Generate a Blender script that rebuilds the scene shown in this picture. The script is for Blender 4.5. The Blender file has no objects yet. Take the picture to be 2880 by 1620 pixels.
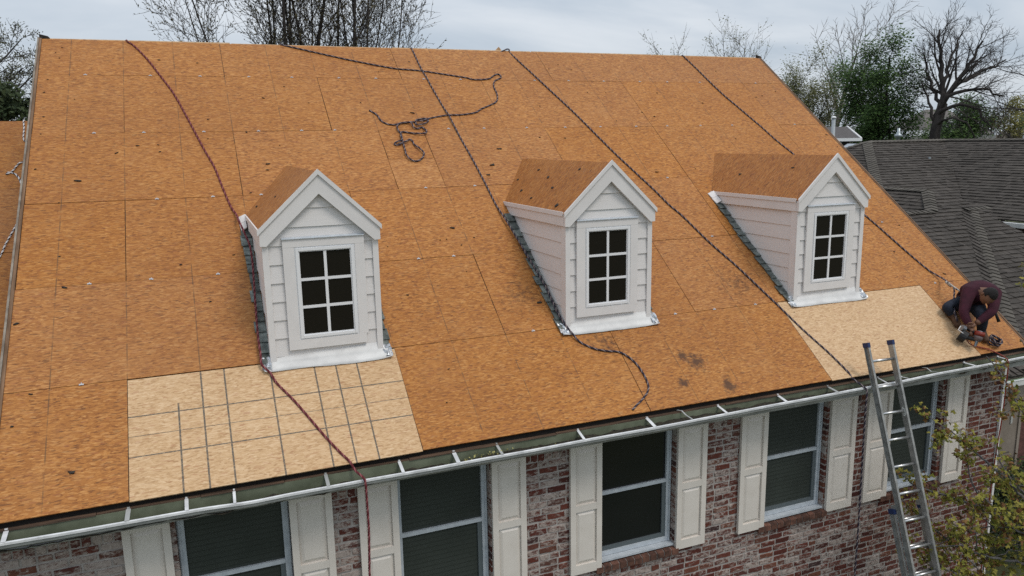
import bpy, bmesh, math, random
from mathutils import Vector, Matrix, noise
random.seed(7)
S = bpy.context.scene
V = Vector
PITCH = math.radians(37.136582)
CP, SP, TP = math.cos(PITCH), math.sin(PITCH), math.tan(PITCH)
GZ = -3.6                                    # ground level (house eave edge is z = 0)

# ------------------------------------------------------------------ camera
CAM = V((0.693078, -6.509942, 2.795129))
RX = V((0.924517, -0.380733, -0.017634)); RD = V((-0.088207, -0.168721, -0.981709)); RF = V((0.370794, 0.909162, -0.189568))
FPX = 2172.6977
cam = bpy.data.objects.new('camera', bpy.data.cameras.new('camera'))
S.collection.objects.link(cam)
m = Matrix.Identity(4)
for i in range(3):
    m[i][0] = RX[i]; m[i][1] = -RD[i]; m[i][2] = -RF[i]; m[i][3] = CAM[i]
cam.matrix_world = m
cam.data.sensor_fit = 'HORIZONTAL'; cam.data.sensor_width = 36; cam.data.lens = 36 * FPX / 2880
cam.data.clip_start = 0.1; cam.data.clip_end = 3000
S.camera = cam

# ------------------------------------------------------------------ sky, sun, exposure
SUN_EL, SUN_AZ = math.radians(58), math.radians(150)
W = bpy.data.worlds.new('World'); S.world = W; W.use_nodes = True
wn, wl = W.node_tree.nodes, W.node_tree.links
wn.clear()
def N(nt, t, **k):
    n = nt.nodes.new(t)
    for a, b in k.items():
        if a in ('inp',):
            for x, y in b.items(): n.inputs[x].default_value = y
        else: setattr(n, a, b)
    return n
wt = W.node_tree
sky = N(wt, 'ShaderNodeTexSky', sky_type='NISHITA', sun_disc=False, sun_elevation=SUN_EL, sun_rotation=SUN_AZ)
sb = N(wt, 'ShaderNodeVectorMath', operation='SCALE', inp={3: 0.10})
wl.new(sky.outputs[0], sb.inputs[0])
tc = N(wt, 'ShaderNodeTexCoord')
sep = N(wt, 'ShaderNodeSeparateXYZ'); wl.new(tc.outputs['Generated'], sep.inputs[0])
zc = N(wt, 'ShaderNodeMath', operation='MAXIMUM', inp={1: 0.0}); wl.new(sep.outputs[2], zc.inputs[0])
zd = N(wt, 'ShaderNodeMath', operation='ADD', inp={1: 0.22}); wl.new(zc.outputs[0], zd.inputs[0])
dv = N(wt, 'ShaderNodeVectorMath', operation='DIVIDE')
cz = N(wt, 'ShaderNodeCombineXYZ')
for k in range(3): wl.new(zd.outputs[0], cz.inputs[k])
wl.new(tc.outputs['Generated'], dv.inputs[0]); wl.new(cz.outputs[0], dv.inputs[1])
mp = N(wt, 'ShaderNodeMapping'); mp.inputs['Scale'].default_value = (0.75, 1.15, 0.0); mp.inputs['Rotation'].default_value = (0, 0, 0.5)
wl.new(dv.outputs[0], mp.inputs[0])
n1 = N(wt, 'ShaderNodeTexNoise', inp={'Scale': 1.3, 'Detail': 6.0, 'Roughness': 0.52, 'Distortion': 0.35}); wl.new(mp.outputs[0], n1.inputs['Vector'])
cr = N(wt, 'ShaderNodeValToRGB'); wl.new(n1.outputs[0], cr.inputs[0])
cr.color_ramp.elements[0].position = 0.36; cr.color_ramp.elements[0].color = (0.49, 0.565, 0.655, 1)
cr.color_ramp.elements[1].position = 0.62; cr.color_ramp.elements[1].color = (0.72, 0.765, 0.82, 1)
gz = N(wt, 'ShaderNodeMapRange', inp={1: 0.0, 2: 1.0, 3: 1.0, 4: 1.55}); wl.new(zc.outputs[0], gz.inputs[0])
cs = N(wt, 'ShaderNodeVectorMath', operation='SCALE'); wl.new(cr.outputs[0], cs.inputs[0]); wl.new(gz.outputs[0], cs.inputs[3])
mx = N(wt, 'ShaderNodeMix', data_type='RGBA', inp={0: 0.9}); wl.new(sb.outputs[0], mx.inputs[6]); wl.new(cs.outputs[0], mx.inputs[7])
bg = N(wt, 'ShaderNodeBackground', inp={1: 1.0}); wl.new(mx.outputs[2], bg.inputs[0])
wo = N(wt, 'ShaderNodeOutputWorld'); wl.new(bg.outputs[0], wo.inputs[0])
sun = bpy.data.objects.new('sun', bpy.data.lights.new('sun', 'SUN')); S.collection.objects.link(sun)
sun.data.energy = 1.5; sun.data.angle = math.radians(20); sun.data.color = (1.0, 0.93, 0.83)
sd = V((math.sin(SUN_AZ) * math.cos(SUN_EL), math.cos(SUN_AZ) * math.cos(SUN_EL), math.sin(SUN_EL)))
sun.rotation_euler = sd.to_track_quat('Z', 'Y').to_euler()
S.view_settings.view_transform = 'Standard'; S.view_settings.look = 'None'
S.view_settings.exposure = -0.04; S.view_settings.gamma = 1; S.view_settings.use_curve_mapping = False
S.render.engine = 'CYCLES'
S.cycles.max_bounces = 5; S.cycles.diffuse_bounces = 3; S.cycles.glossy_bounces = 2; S.cycles.transmission_bounces = 2
S.cycles.use_denoising = False

# ------------------------------------------------------------------ helpers
def at(px, py, depth):                      # point seen at (px, py) of the 2880 x 1620 photo at a distance along the view axis
    return CAM + (RX * ((px - 1440) / FPX) + RD * ((py - 810) / FPX) + RF) * depth
def rw(u, v, h=0.0):                        # roof coordinates: u along eave, v up the slope, h above the deck
    return V((u, v * CP - h * SP, v * SP + h * CP))
class MB:
    def __init__(s): s.v = []; s.f = []; s.m = []
    def add(s, vs, fs, mi=0):
        b = len(s.v); s.v += [tuple(x) for x in vs]; s.f += [tuple(b + i for i in f) for f in fs]; s.m += [mi] * len(fs)
    def box(s, x0, x1, y0, y1, z0, z1, mi=0):
        s.hexa([(x0,y0,z0),(x1,y0,z0),(x1,y1,z0),(x0,y1,z0),(x0,y0,z1),(x1,y0,z1),(x1,y1,z1),(x0,y1,z1)], mi)
    def hexa(s, p, mi=0):
        s.add(p, [(0,3,2,1),(4,5,6,7),(0,1,5,4),(1,2,6,5),(2,3,7,6),(3,0,4,7)], mi)
    def prism(s, poly, off, mi=0):          # polygon extruded by the vector off
        n = len(poly); off = V(off)
        vs = [V(p) for p in poly] + [V(p) + off for p in poly]
        nrm = (vs[1] - vs[0]).cross(vs[2] - vs[0])
        if nrm.dot(off) > 0: fs = [tuple(range(n - 1, -1, -1)), tuple(range(n, 2 * n))] + [(i, (i + 1) % n, n + (i + 1) % n, n + i) for i in range(n)]
        else: fs = [tuple(range(n)), tuple(range(2 * n - 1, n - 1, -1))] + [(i, n + i, n + (i + 1) % n, (i + 1) % n) for i in range(n)]
        s.add(vs, fs, mi)
    def tube(s, pts, r, sides=6, mi=0, cap=True):
        pts = [V(p) for p in pts]; n = len(pts)
        rr = r if isinstance(r, (list, tuple)) else [r] * n
        b = len(s.v); ref = None
        for i, p in enumerate(pts):
            t = (pts[min(i + 1, n - 1)] - pts[max(i - 1, 0)])
            if t.length < 1e-9: t = V((0, 0, 1))
            t.normalize()
            if ref is None or abs(ref.dot(t)) > 0.95: ref = V((0, 0, 1)) if abs(t.z) < 0.9 else V((1, 0, 0))
            a = (ref - t * ref.dot(t)).normalized(); ref = a; c = t.cross(a)
            for k in range(sides):
                an = 2 * math.pi * k / sides
                s.v.append(tuple(p + (a * math.cos(an) + c * math.sin(an)) * rr[i]))
        for i in range(n - 1):
            for k in range(sides):
                k2 = (k + 1) % sides
                s.f.append((b + i * sides + k, b + i * sides + k2, b + (i + 1) * sides + k2, b + (i + 1) * sides + k)); s.m.append(mi)
        if cap:
            s.f.append(tuple(b + k for k in range(sides - 1, -1, -1))); s.m.append(mi)
            s.f.append(tuple(b + (n - 1) * sides + k for k in range(sides))); s.m.append(mi)
    def mesh(s, name, mats, smooth=False):
        me = bpy.data.meshes.new(name); me.from_pydata(s.v, [], s.f)
        for x in (mats if isinstance(mats, (list, tuple)) else [mats]): me.materials.append(x)
        if isinstance(mats, (list, tuple)) and len(mats) > 1: me.polygons.foreach_set('material_index', s.m)
        if smooth: me.polygons.foreach_set('use_smooth', [True] * len(s.f))
        me.update(); return me
def link(o, parent=None):
    S.collection.objects.link(o)
    if parent is not None:
        o.parent = parent
        w = parent_world(parent); o.matrix_parent_inverse = w.inverted()
    return o
def parent_world(p):
    w = p.matrix_basis.copy()
    if p.parent is not None: w = parent_world(p.parent) @ p.matrix_parent_inverse @ w
    return w
def obj(name, mb, mats, parent=None, smooth=False, loc=None):
    me = mb.mesh(name, mats, smooth) if isinstance(mb, MB) else mb
    o = bpy.data.objects.new(name, me)
    if loc is not None: o.location = loc
    return link(o, parent)
def tag(o, label=None, cat=None, group=None, kind=None):
    if label: o['label'] = label
    if cat: o['category'] = cat
    if group: o['group'] = group
    if kind: o['kind'] = kind
    return o
def thing(name, loc, label, cat, group=None):
    o = bpy.data.objects.new(name, None); o.location = loc; o.empty_display_size = 0.2
    S.collection.objects.link(o); return tag(o, label, cat, group)

# ------------------------------------------------------------------ materials
def mat(name, col=(0.5, 0.5, 0.5), rough=0.6, metal=0.0, spec=0.4):
    x = bpy.data.materials.new(name); x.use_nodes = True
    b = x.node_tree.nodes['Principled BSDF']
    b.inputs['Base Color'].default_value = (*col, 1); b.inputs['Roughness'].default_value = rough
    b.inputs['Metallic'].default_value = metal; b.inputs['Specular IOR Level'].default_value = spec
    return x
class G:                                     # small node-graph writer
    def __init__(s, m): s.t = m.node_tree; s.b = s.t.nodes['Principled BSDF']
    def n(s, t, **k): return N(s.t, t, **k)
    def l(s, a, b): s.t.links.new(a, b)
    def math(s, op, a, b=None, c=None):
        n = s.n('ShaderNodeMath', operation=op)
        for i, x in enumerate((a, b, c)):
            if x is None: continue
            if isinstance(x, (int, float)): n.inputs[i].default_value = x
            else: s.l(x, n.inputs[i])
        return n.outputs[0]
    def vm(s, op, a, b=None):
        n = s.n('ShaderNodeVectorMath', operation=op)
        for i, x in enumerate((a, b)):
            if x is None: continue
            if isinstance(x, tuple): n.inputs[i].default_value = x
            else: s.l(x, n.inputs[i])
        return n.outputs[0]
    def mp(s, v, scale=(1, 1, 1), rot=(0, 0, 0), loc=(0, 0, 0)):
        n = s.n('ShaderNodeMapping'); n.inputs['Scale'].default_value = scale; n.inputs['Rotation'].default_value = rot; n.inputs['Location'].default_value = loc
        s.l(v, n.inputs[0]); return n.outputs[0]
    def noise(s, v, scale, detail=3.0, rough=0.55, dist=0.0, dim='3D'):
        n = s.n('ShaderNodeTexNoise', noise_dimensions=dim, inp={'Scale': scale, 'Detail': detail, 'Roughness': rough, 'Distortion': dist})
        s.l(v, n.inputs['Vector']); return n.outputs[0]
    def vor(s, v, scale, dim='3D', feature='F1', out='Color', rnd=1.0):
        n = s.n('ShaderNodeTexVoronoi', voronoi_dimensions=dim, feature=feature, inp={'Scale': scale, 'Randomness': rnd})
        s.l(v, n.inputs['Vector']); return n.outputs[out]
    def ramp(s, f, stops, interp='LINEAR'):
        n = s.n('ShaderNodeValToRGB'); n.color_ramp.interpolation = interp
        e = n.color_ramp.elements
        while len(e) < len(stops): e.new(0.5)
        for x, (p, c) in zip(e, stops): x.position = p; x.color = (*c, 1) if len(c) == 3 else c
        s.l(f, n.inputs[0]); return n.outputs[0]
    def mix(s, f, a, b, blend='MIX'):
        n = s.n('ShaderNodeMix', data_type='RGBA', blend_type=blend)
        for i, x in ((0, f), (6, a), (7, b)):
            if isinstance(x, (int, float)): n.inputs[i].default_value = x
            elif isinstance(x, tuple): n.inputs[i].default_value = (*x, 1)
            else: s.l(x, n.inputs[i])
        return n.outputs[2]
    def rng(s, f, a, b, c=0.0, d=1.0):
        n = s.n('ShaderNodeMapRange', inp={1: a, 2: b, 3: c, 4: d}); s.l(f, n.inputs[0]); return n.outputs[0]
    def rand(s):                             # one random number per object and per joined piece
        o = s.n('ShaderNodeObjectInfo').outputs['Random']; i = s.n('ShaderNodeNewGeometry').outputs['Random Per Island']
        return s.math('FRACT', s.math('ADD', s.math('MULTIPLY', o, 7.31), s.math('MULTIPLY', i, 5.17)))
    def obj(s): return s.n('ShaderNodeTexCoord').outputs['Object']
    def pos(s): return s.n('ShaderNodeNewGeometry').outputs['Position']
    def col(s, x): s.l(x, s.b.inputs['Base Color'])
    def bump(s, h, dist=0.002, strength=0.6):
        n = s.n('ShaderNodeBump', inp={'Strength': strength, 'Distance': dist}); s.l(h, n.inputs['Height']); s.l(n.outputs[0], s.b.inputs['Normal'])
    def rough(s, x): s.l(x, s.b.inputs['Roughness'])

DARK_SPOTS = [(5.72, .52, .20), (5.95, .15, .17), (5.42, .27, .12), (5.60, .62, .12), (7.85, 1.03, .45), (4.75, .97, .40), (6.95, 1.6, .45), (4.0, 1.75, .35)]  # small stains first, then wide darker spots by the dormers
def osb(name, ramp, fleck, age=1.0, lines=True, turn=0.0, k=1.35):
    x = mat(name, rough=0.62, spec=0.28); g = G(x)
    o = g.obj(); r = g.n('ShaderNodeObjectInfo').outputs['Random']
    cx = g.n('ShaderNodeCombineXYZ'); g.l(g.math('MULTIPLY', r, 91.0), cx.inputs[0]); g.l(g.math('MULTIPLY', r, 57.0), cx.inputs[1])
    v = g.vm('ADD', o, cx.outputs[0])
    wob = g.n('ShaderNodeTexNoise', inp={'Scale': 5.0, 'Detail': 2.0}); g.l(v, wob.inputs['Vector'])
    vw = g.vm('ADD', v, g.vm('MULTIPLY', g.vm('SUBTRACT', wob.outputs['Color'], (0.5, 0.5, 0.5)), (0.03, 0.05, 0.0)))
    def layer(ang, sx, sy, off):
        c = g.vor(g.mp(vw, (sx * k, sy * k, 0), (0, 0, ang + turn), (off, off * 1.7, 0)), 1.0, '2D')
        q = g.n('ShaderNodeSeparateColor'); g.l(c, q.inputs[0]); return q.outputs[0], q.outputs[1]
    a1, a2 = layer(0.10, 15, 66, 0); b1, b2 = layer(0.52, 15, 60, 3.1); c1, c2 = layer(-0.48, 16, 62, 7.7); d1, d2 = layer(1.10, 17, 58, 1.3); e1, e2 = layer(-0.2, 34, 120, 5.3); h1, h2 = layer(-1.0, 18, 60, 9.3)
    t = g.mix(g.math('GREATER_THAN', b2, 0.48), a1, b1)
    t = g.mix(g.math('GREATER_THAN', c2, 0.52), t, c1)
    t = g.mix(g.math('GREATER_THAN', d2, 0.74), t, d1)
    t = g.mix(g.math('GREATER_THAN', h2, 0.74), t, h1)
    t = g.mix(0.42, t, e1)
    fine = g.noise(g.mp(v, (20, 260, 0), (0, 0, 0.05 + turn)), 1.0, 2.0)
    t2 = g.math('ADD', g.math('MULTIPLY', t, 0.72), g.math('MULTIPLY', fine, 0.3))
    big = g.noise(v, 1.1, 4.0, 0.6)
    t3 = g.math('ADD', t2, g.rng(big, 0.3, 0.7, -0.04, 0.04))
    c = g.ramp(t3, ramp)
    # dark flecks
    f1 = g.vor(g.mp(vw, (22, 110, 0), (0, 0, 0.15 + turn)), 1.0, '2D'); q = g.n('ShaderNodeSeparateColor'); g.l(f1, q.inputs[0])
    c = g.mix(g.math('MULTIPLY', g.math('GREATER_THAN', q.outputs[2], 0.95), 0.5 * age), c, fleck)
    f2 = g.vor(g.mp(vw, (24, 105, 0), (0, 0, -0.3 + turn), (4.4, 2.2, 0)), 1.0, '2D'); q2 = g.n('ShaderNodeSeparateColor'); g.l(f2, q2.inputs[0])
    c = g.mix(g.math('MULTIPLY', g.math('GREATER_THAN', q2.outputs[1], 0.93), 0.38), c, ramp[-1][1])
    f3 = g.vor(g.mp(vw, (20, 80, 0), (0, 0, 0.7 + turn), (1.4, 6.2, 0)), 1.0, '2D'); q3 = g.n('ShaderNodeSeparateColor'); g.l(f3, q3.inputs[0])
    c = g.mix(g.math('MULTIPLY', g.math('GREATER_THAN', q3.outputs[0], 0.94), 0.30), c, ramp[-1][1])
    c = g.mix(g.math('MULTIPLY', g.math('LESS_THAN', q.outputs[0], 0.04), 0.35), c, (0.30, 0.10, 0.05))
    # weather mottling in the world, so neighbours share it
    p = g.pos()
    w = g.noise(p, 0.55, 5.0, 0.62)
    c = g.mix(g.rng(w, 0.42, 0.75, 0.0, 0.30 * age), c, (0.22, 0.078, 0.022))
    w3 = g.noise(g.vm('ADD', p, (31.0, 7.0, 3.0)), 2.3, 5.0, 0.65)
    c = g.mix(g.rng(w3, 0.52, 0.80, 0.0, 0.30 * age), c, (0.46, 0.23, 0.085))
    # tone differs from sheet to sheet
    hv = g.n('ShaderNodeHueSaturation', inp={'Hue': 0.5}); g.l(c, hv.inputs['Color'])
    g.l(g.rng(r, 0, 1, 0.98, 1.02), hv.inputs['Value']); g.l(g.rng(g.math('FRACT', g.math('MULTIPLY', r, 13.7)), 0, 1, 0.975, 1.02), hv.inputs['Saturation'])
    c = hv.outputs[0]
    if lines:                                # rows of nail heads over the trusses, 24 inches apart
        s3 = g.n('ShaderNodeSeparateXYZ'); g.l(p, s3.inputs[0])
        d = g.math('ABSOLUTE', g.math('SUBTRACT', g.math('FRACT', g.math('ADD', g.math('DIVIDE', g.math('ADD', s3.outputs[0], 60.96), 0.6096), 0.5)), 0.5))
        on = g.math('LESS_THAN', g.math('ADD', d, g.math('MULTIPLY', g.noise(p, 2.0, 2.0), 0.010)), 0.0135)
        dash = g.rng(g.noise(p, 7.0, 2.0), 0.38, 0.58, 0.03, 0.62)
        c = g.mix(g.math('MULTIPLY', on, dash), c, (0.09, 0.055, 0.03))
        sn = g.noise(p, 16.0, 5.0, 0.7); sm = None           # tar and damp stains; the wide spots only darken around the dormers
        for u_, v_, r_ in DARK_SPOTS:
            dd = g.vm('SUBTRACT', p, tuple(rw(u_, v_))); ln = g.n('ShaderNodeVectorMath', operation='LENGTH'); g.l(dd, ln.inputs[0])
            q_ = g.rng(ln.outputs['Value'], r_, 0.0, 0.0, .42 if r_ < .3 else .24); sm = q_ if sm is None else g.math('MAXIMUM', sm, q_)
        c = g.mix(g.math('MULTIPLY', g.rng(g.math('ADD', sn, sm), 0.62, 0.86, 0.0, 0.85), g.math('GREATER_THAN', sm, 0.001)), c, (0.055, 0.026, 0.016))
    g.col(c); g.bump(t2, 0.0015, 0.5)
    g.rough(g.rng(t, 0, 1, 0.52, 0.72))
    return x
OLD_RAMP = [(0.12, (0.135, 0.040, 0.010)), (0.36, (0.305, 0.113, 0.024)), (0.54, (0.372, 0.147, 0.033)), (0.72, (0.435, 0.185, 0.047)), (0.94, (0.60, 0.315, 0.112))]
NEW_RAMP = [(0.12, (0.32, 0.175, 0.080)), (0.36, (0.50, 0.318, 0.165)), (0.54, (0.56, 0.37, 0.203)), (0.72, (0.61, 0.418, 0.245)), (0.94, (0.72, 0.53, 0.34))]
M_OSB = osb('weathered_osb', OLD_RAMP, (0.07, 0.03, 0.015))
M_OSBD = osb('dormer_osb', [(a, (c[0] * .93, c[1] * .88, c[2] * .84)) for a, c in OLD_RAMP], (0.05, 0.025, 0.015), lines=False, turn=1.35)
M_OSBW = osb('browner_wing_osb', [(a, (c[0] * .80, c[1] * .79, c[2] * .76)) for a, c in OLD_RAMP], (0.05, 0.025, 0.015), lines=False)  # wing sheets, slightly browner and darker than the main deck
M_PATCH = osb('patch_osb', [(a, (c[0] * 1.08, c[1] * 1.12, c[2] * 1.18)) for a, c in OLD_RAMP], (0.07, 0.03, 0.015), age=0.5, lines=False)
M_NEW = osb('fresh_osb', NEW_RAMP, (0.22, 0.12, 0.06), age=0.25, lines=False)
# fresh sheet with printed nailing lines
M_NEWL = osb('fresh_osb_printed', NEW_RAMP, (0.30, 0.17, 0.09), age=0.2, lines=False)
g = G(M_NEWL); src = g.b.inputs['Base Color'].links[0].from_socket
s3 = g.n('ShaderNodeSeparateXYZ'); g.l(g.obj(), s3.inputs[0])
acc = None
IN = 0.0254
for k, (ax, p, wd, lo, hi) in enumerate([(0, 16, .0075, 0, .90), (0, 24, .0075, 0, 2), (0, 32, .0075, 0, 2), (0, 48, .0075, 0, 2), (0, 64, .0075, 0, 2), (0, 72, .0075, 0, 2), (0, 80, .0075, 0, 2), (1, 16, .006, -1, 9), (1, 24, .003, -1, 9), (1, 32, .006, -1, 9)]):
    d = g.math('LESS_THAN', g.math('ABSOLUTE', g.math('SUBTRACT', s3.outputs[ax], p * IN)), wd)
    o_ = s3.outputs[1 - ax]
    d = g.math('MULTIPLY', d, g.math('MULTIPLY', g.math('GREATER_THAN', o_, lo), g.math('LESS_THAN', o_, hi)))
    acc = d if acc is None else g.math('MAXIMUM', acc, d)
ink = g.math('MULTIPLY', acc, g.rng(g.noise(g.obj(), 60.0, 2.0), 0.3, 0.55, 0.55, 0.95))
g.col(g.mix(ink, src, (0.085, 0.08, 0.07)))

def noisy(name, a, b, scale=8.0, rough=0.6, metal=0.0, spec=0.4, lo=0.35, hi=0.65, bump=0.0, stretch=(1, 1, 1), per=0.0):
    x = mat(name, rough=rough, metal=metal, spec=spec); g = G(x)
    n = g.noise(g.mp(g.pos(), stretch), scale, 4.0, 0.6)
    c = g.mix(g.rng(n, lo, hi), a, b)
    if per:
        hv = g.n('ShaderNodeHueSaturation', inp={'Hue': 0.5}); g.l(c, hv.inputs['Color']); g.l(g.rng(g.rand(), 0, 1, 1 - per, 1 + per), hv.inputs['Value']); c = hv.outputs[0]
    g.col(c)
    if bump: g.bump(n, bump, 0.5)
    return x
M_WHITE = noisy('white_painted_siding', (0.70, 0.672, 0.658), (0.745, 0.717, 0.703), 3.0, 0.5, per=0.015, bump=0.0005, stretch=(2, 2, 45))
M_TRIM = noisy('white_painted_trim', (0.71, 0.683, 0.668), (0.755, 0.728, 0.713), 5.0, 0.45)
M_VINYL = mat('white_vinyl', (0.78, 0.78, 0.79), 0.3)
M_FLASH = noisy('white_flashing_metal', (0.56, 0.555, 0.55), (0.68, 0.675, 0.665), 6.0, 0.5)
M_SHUT = noisy('cream_shutter_paint', (0.645, 0.595, 0.54), (0.70, 0.65, 0.595), 4.0, 0.45)
M_FRAME = noisy('grey_white_window_frame', (0.40, 0.44, 0.48), (0.50, 0.54, 0.58), 12.0, 0.4)
M_ALU = noisy('ladder_aluminium', (0.26, 0.26, 0.25), (0.40, 0.40, 0.385), 14.0, 0.5, 0.55)
M_RUNG = noisy('bare_rung_aluminium', (0.50, 0.50, 0.50), (0.64, 0.64, 0.64), 20.0, 0.32, 0.85)
M_BLUE = mat('blue_plastic', (0.014, 0.03, 0.10), 0.5)
M_GLASS = mat('dark_glass', (0.010, 0.011, 0.012), 0.08, 0.0, 0.5)
M_GLASSD = mat('dormer_dark_glass', (0.012, 0.010, 0.008), 0.12, 0.0, 0.3)
M_BLIND = mat('drawn_blind_behind_screen', rough=0.5); g = G(M_BLIND)
s3 = g.n('ShaderNodeSeparateXYZ'); g.l(g.pos(), s3.inputs[0])
st = g.math('FRACT', g.math('DIVIDE', g.math('ADD', s3.outputs[2], 10.0), 0.05))
g.col(g.mix(g.rng(g.math('ABSOLUTE', g.math('SUBTRACT', st, 0.5)), 0.36, 0.5), g.mix(g.rng(g.noise(g.pos(), 1.6, 3.0), 0.3, 0.7), (0.027, 0.033, 0.029), (0.042, 0.050, 0.044)), (0.019, 0.024, 0.021)))
M_GUT = noisy('green_grey_gutter_inside', (0.085, 0.098, 0.062), (0.17, 0.19, 0.13), 3.0, 0.55, bump=0.001)
M_LIP = noisy('scuffed_white_gutter_metal', (0.50, 0.505, 0.51), (0.74, 0.745, 0.75), 7.0, 0.4)
M_GFACE = noisy('shaded_gutter_metal', (0.26, 0.265, 0.26), (0.38, 0.385, 0.375), 5.0, 0.5)  # greyer than the lip for the tilted face's shade; some hangers share it
M_DEBR = noisy('wet_leaf_debris', (0.008, 0.008, 0.006), (0.045, 0.036, 0.022), 35.0, 0.8, bump=0.01)
M_FASC = noisy('dark_gap_shade', (0.018, 0.012, 0.008), (0.055, 0.036, 0.024), 12.0, 0.85, stretch=(0.3, 3, 3))
M_BLACKW = noisy('shade_black_wood', (0.006, 0.005, 0.004), (0.014, 0.010, 0.008), 12.0, 0.9)  # near-black fascia colour stands in for shade under the deck edge
M_STRIP = noisy('brown_wet_wood', (0.05, 0.032, 0.022), (0.14, 0.085, 0.055), 9.0, 0.8, stretch=(0.3, 4, 4))
M_RAKE = noisy('brown_rake_wood', (0.11, 0.06, 0.03), (0.24, 0.14, 0.08), 6.0, 0.75, stretch=(3, .4, .4))
M_DRIP = noisy('grey_drip_edge', (0.13, 0.10, 0.075), (0.30, 0.26, 0.21), 5.0, 0.6)
M_DARK = mat('black_void', (0.006, 0.005, 0.004), 0.9)
M_FELT = noisy('black_felt_scrap', (0.012, 0.011, 0.010), (0.05, 0.042, 0.036), 30.0, 0.9)
M_CLIP = mat('galvanised_clip', (0.50, 0.50, 0.51), 0.35, 0.5)
M_STEP = noisy('weathered_slate_shingle', (0.075, 0.088, 0.082), (0.19, 0.215, 0.20), 16.0, 0.8, per=0.35)
M_FOIL = noisy('crumpled_flashing_foil', (0.30, 0.33, 0.36), (0.75, 0.77, 0.80), 28.0, 0.3, 0.6, bump=0.01)
M_ROPEA = mat('rope_navy', (0.030, 0.024, 0.040), 0.8)
M_ROPEB = mat('rope_grey', (0.24, 0.195, 0.195), 0.8)
M_ROPEW = mat('rope_white', (0.62, 0.60, 0.60), 0.8)
M_ROPER = mat('rope_red', (0.115, 0.016, 0.022), 0.8)
M_ROPER2 = mat('rope_pink', (0.27, 0.085, 0.09), 0.8)
M_HOSE = mat('red_hose', (0.22, 0.025, 0.012), 0.5)

def brick_mat():
    x = mat('reclaimed_brick', rough=0.9, spec=0.15); g = G(x); p = g.pos(); r = g.rand()
    base = g.ramp(r, [(0.0, (0.065, 0.022, 0.018)), (0.2, (0.115, 0.033, 0.024)), (0.5, (0.155, 0.048, 0.033)), (0.75, (0.105, 0.038, 0.032)), (0.9, (0.185, 0.072, 0.045)), (1.0, (0.045, 0.028, 0.030))])
    n = g.noise(p, 26.0, 5.0, 0.65)
    c = g.mix(g.rng(n, 0.35, 0.7, 0.0, 0.5), base, (0.055, 0.024, 0.020))
    # lime mortar smeared over the faces, heavier towards the left of the wall
    s3 = g.n('ShaderNodeSeparateXYZ'); g.l(p, s3.inputs[0])
    bias = g.rng(s3.outputs[0], 0.5, 8.0, 0.075, -0.015)
    m1 = g.noise(g.mp(p, (0.8, 1, 1.5)), 24.0, 6.0, 0.72)
    m2 = g.noise(p, 1.9, 3.0)
    m3 = g.math('ADD', g.math('ADD', m1, bias), g.math('ADD', g.rng(m2, 0.25, 0.75, -0.08, 0.09), g.rng(g.math('FRACT', g.math('MULTIPLY', r, 17.3)), 0, 1, -0.15, 0.09)))
    k = g.rng(m3, 0.46, 0.62, 0.0, 0.92)
    lime = g.mix(g.rng(g.noise(p, 40.0, 3.0), 0.3, 0.7), (0.325, 0.27, 0.24), (0.455, 0.395, 0.36))
    g.col(g.mix(k, c, lime)); g.bump(g.math('ADD', n, g.math('MULTIPLY', k, 0.6)), 0.006, 0.6)
    return x
M_BRICK = brick_mat()
M_SILLB = noisy('sill_brick', (0.055, 0.028, 0.021), (0.15, 0.068, 0.046), 14.0, 0.85, bump=0.004, per=0.25)
M_MORT = noisy('lime_mortar', (0.30, 0.265, 0.245), (0.42, 0.385, 0.36), 16.0, 0.95, bump=0.006)

def shingle_mat(name, a, b):
    x = mat(name, rough=0.9, spec=0.2); g = G(x); p = g.pos(); r = g.rand()
    c = g.mix(r, a, b)
    n = g.noise(p, 90.0, 2.0, 0.7)
    c = g.mix(g.rng(n, 0.3, 0.7, 0, 0.5), c, tuple(v * 0.45 for v in a))
    w = g.noise(p, 0.5, 3.0)
    c = g.mix(g.rng(w, 0.4, 0.75, 0, 0.3), c, tuple(v * 1.15 for v in b))
    c = g.mix(g.rng(g.noise(p, 6.0, 3.0), 0.4, 0.7, 0, 0.25), c, tuple(v * .6 for v in a)); g.col(c); return x
M_SHG = shingle_mat('brown_grey_asphalt_shingle', (0.056, 0.049, 0.043), (0.098, 0.086, 0.076))
M_CAPS = shingle_mat('ridge_cap_shingle', (0.085, 0.077, 0.066), (0.14, 0.127, 0.110))
M_SHF = shingle_mat('far_grey_shingle', (0.10, 0.095, 0.095), (0.14, 0.13, 0.13))
M_ROOFB = mat('shingle_underlay', (0.022, 0.019, 0.017), 0.95)

# ------------------------------------------------------------------ ground
gm = noisy('spring_grass', (0.045, 0.06, 0.022), (0.085, 0.09, 0.04), 0.6, 0.95, bump=0.05)
b = MB(); b.add([(-900, -900, GZ), (900, -900, GZ), (900, 900, GZ), (-900, 900, GZ)], [(0, 1, 2, 3)])
tag(obj('ground', b, gm), kind='structure')

# ================================================================== THE HOUSE
UL, UR, VR = -0.95, 10.64, 6.93
RIDGE = rw(0, VR)
house = thing('brick_house', (4.85, 2.0, GZ), 'whitewashed red brick house with bare orange OSB roof deck and three white dormers', 'house')

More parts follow.
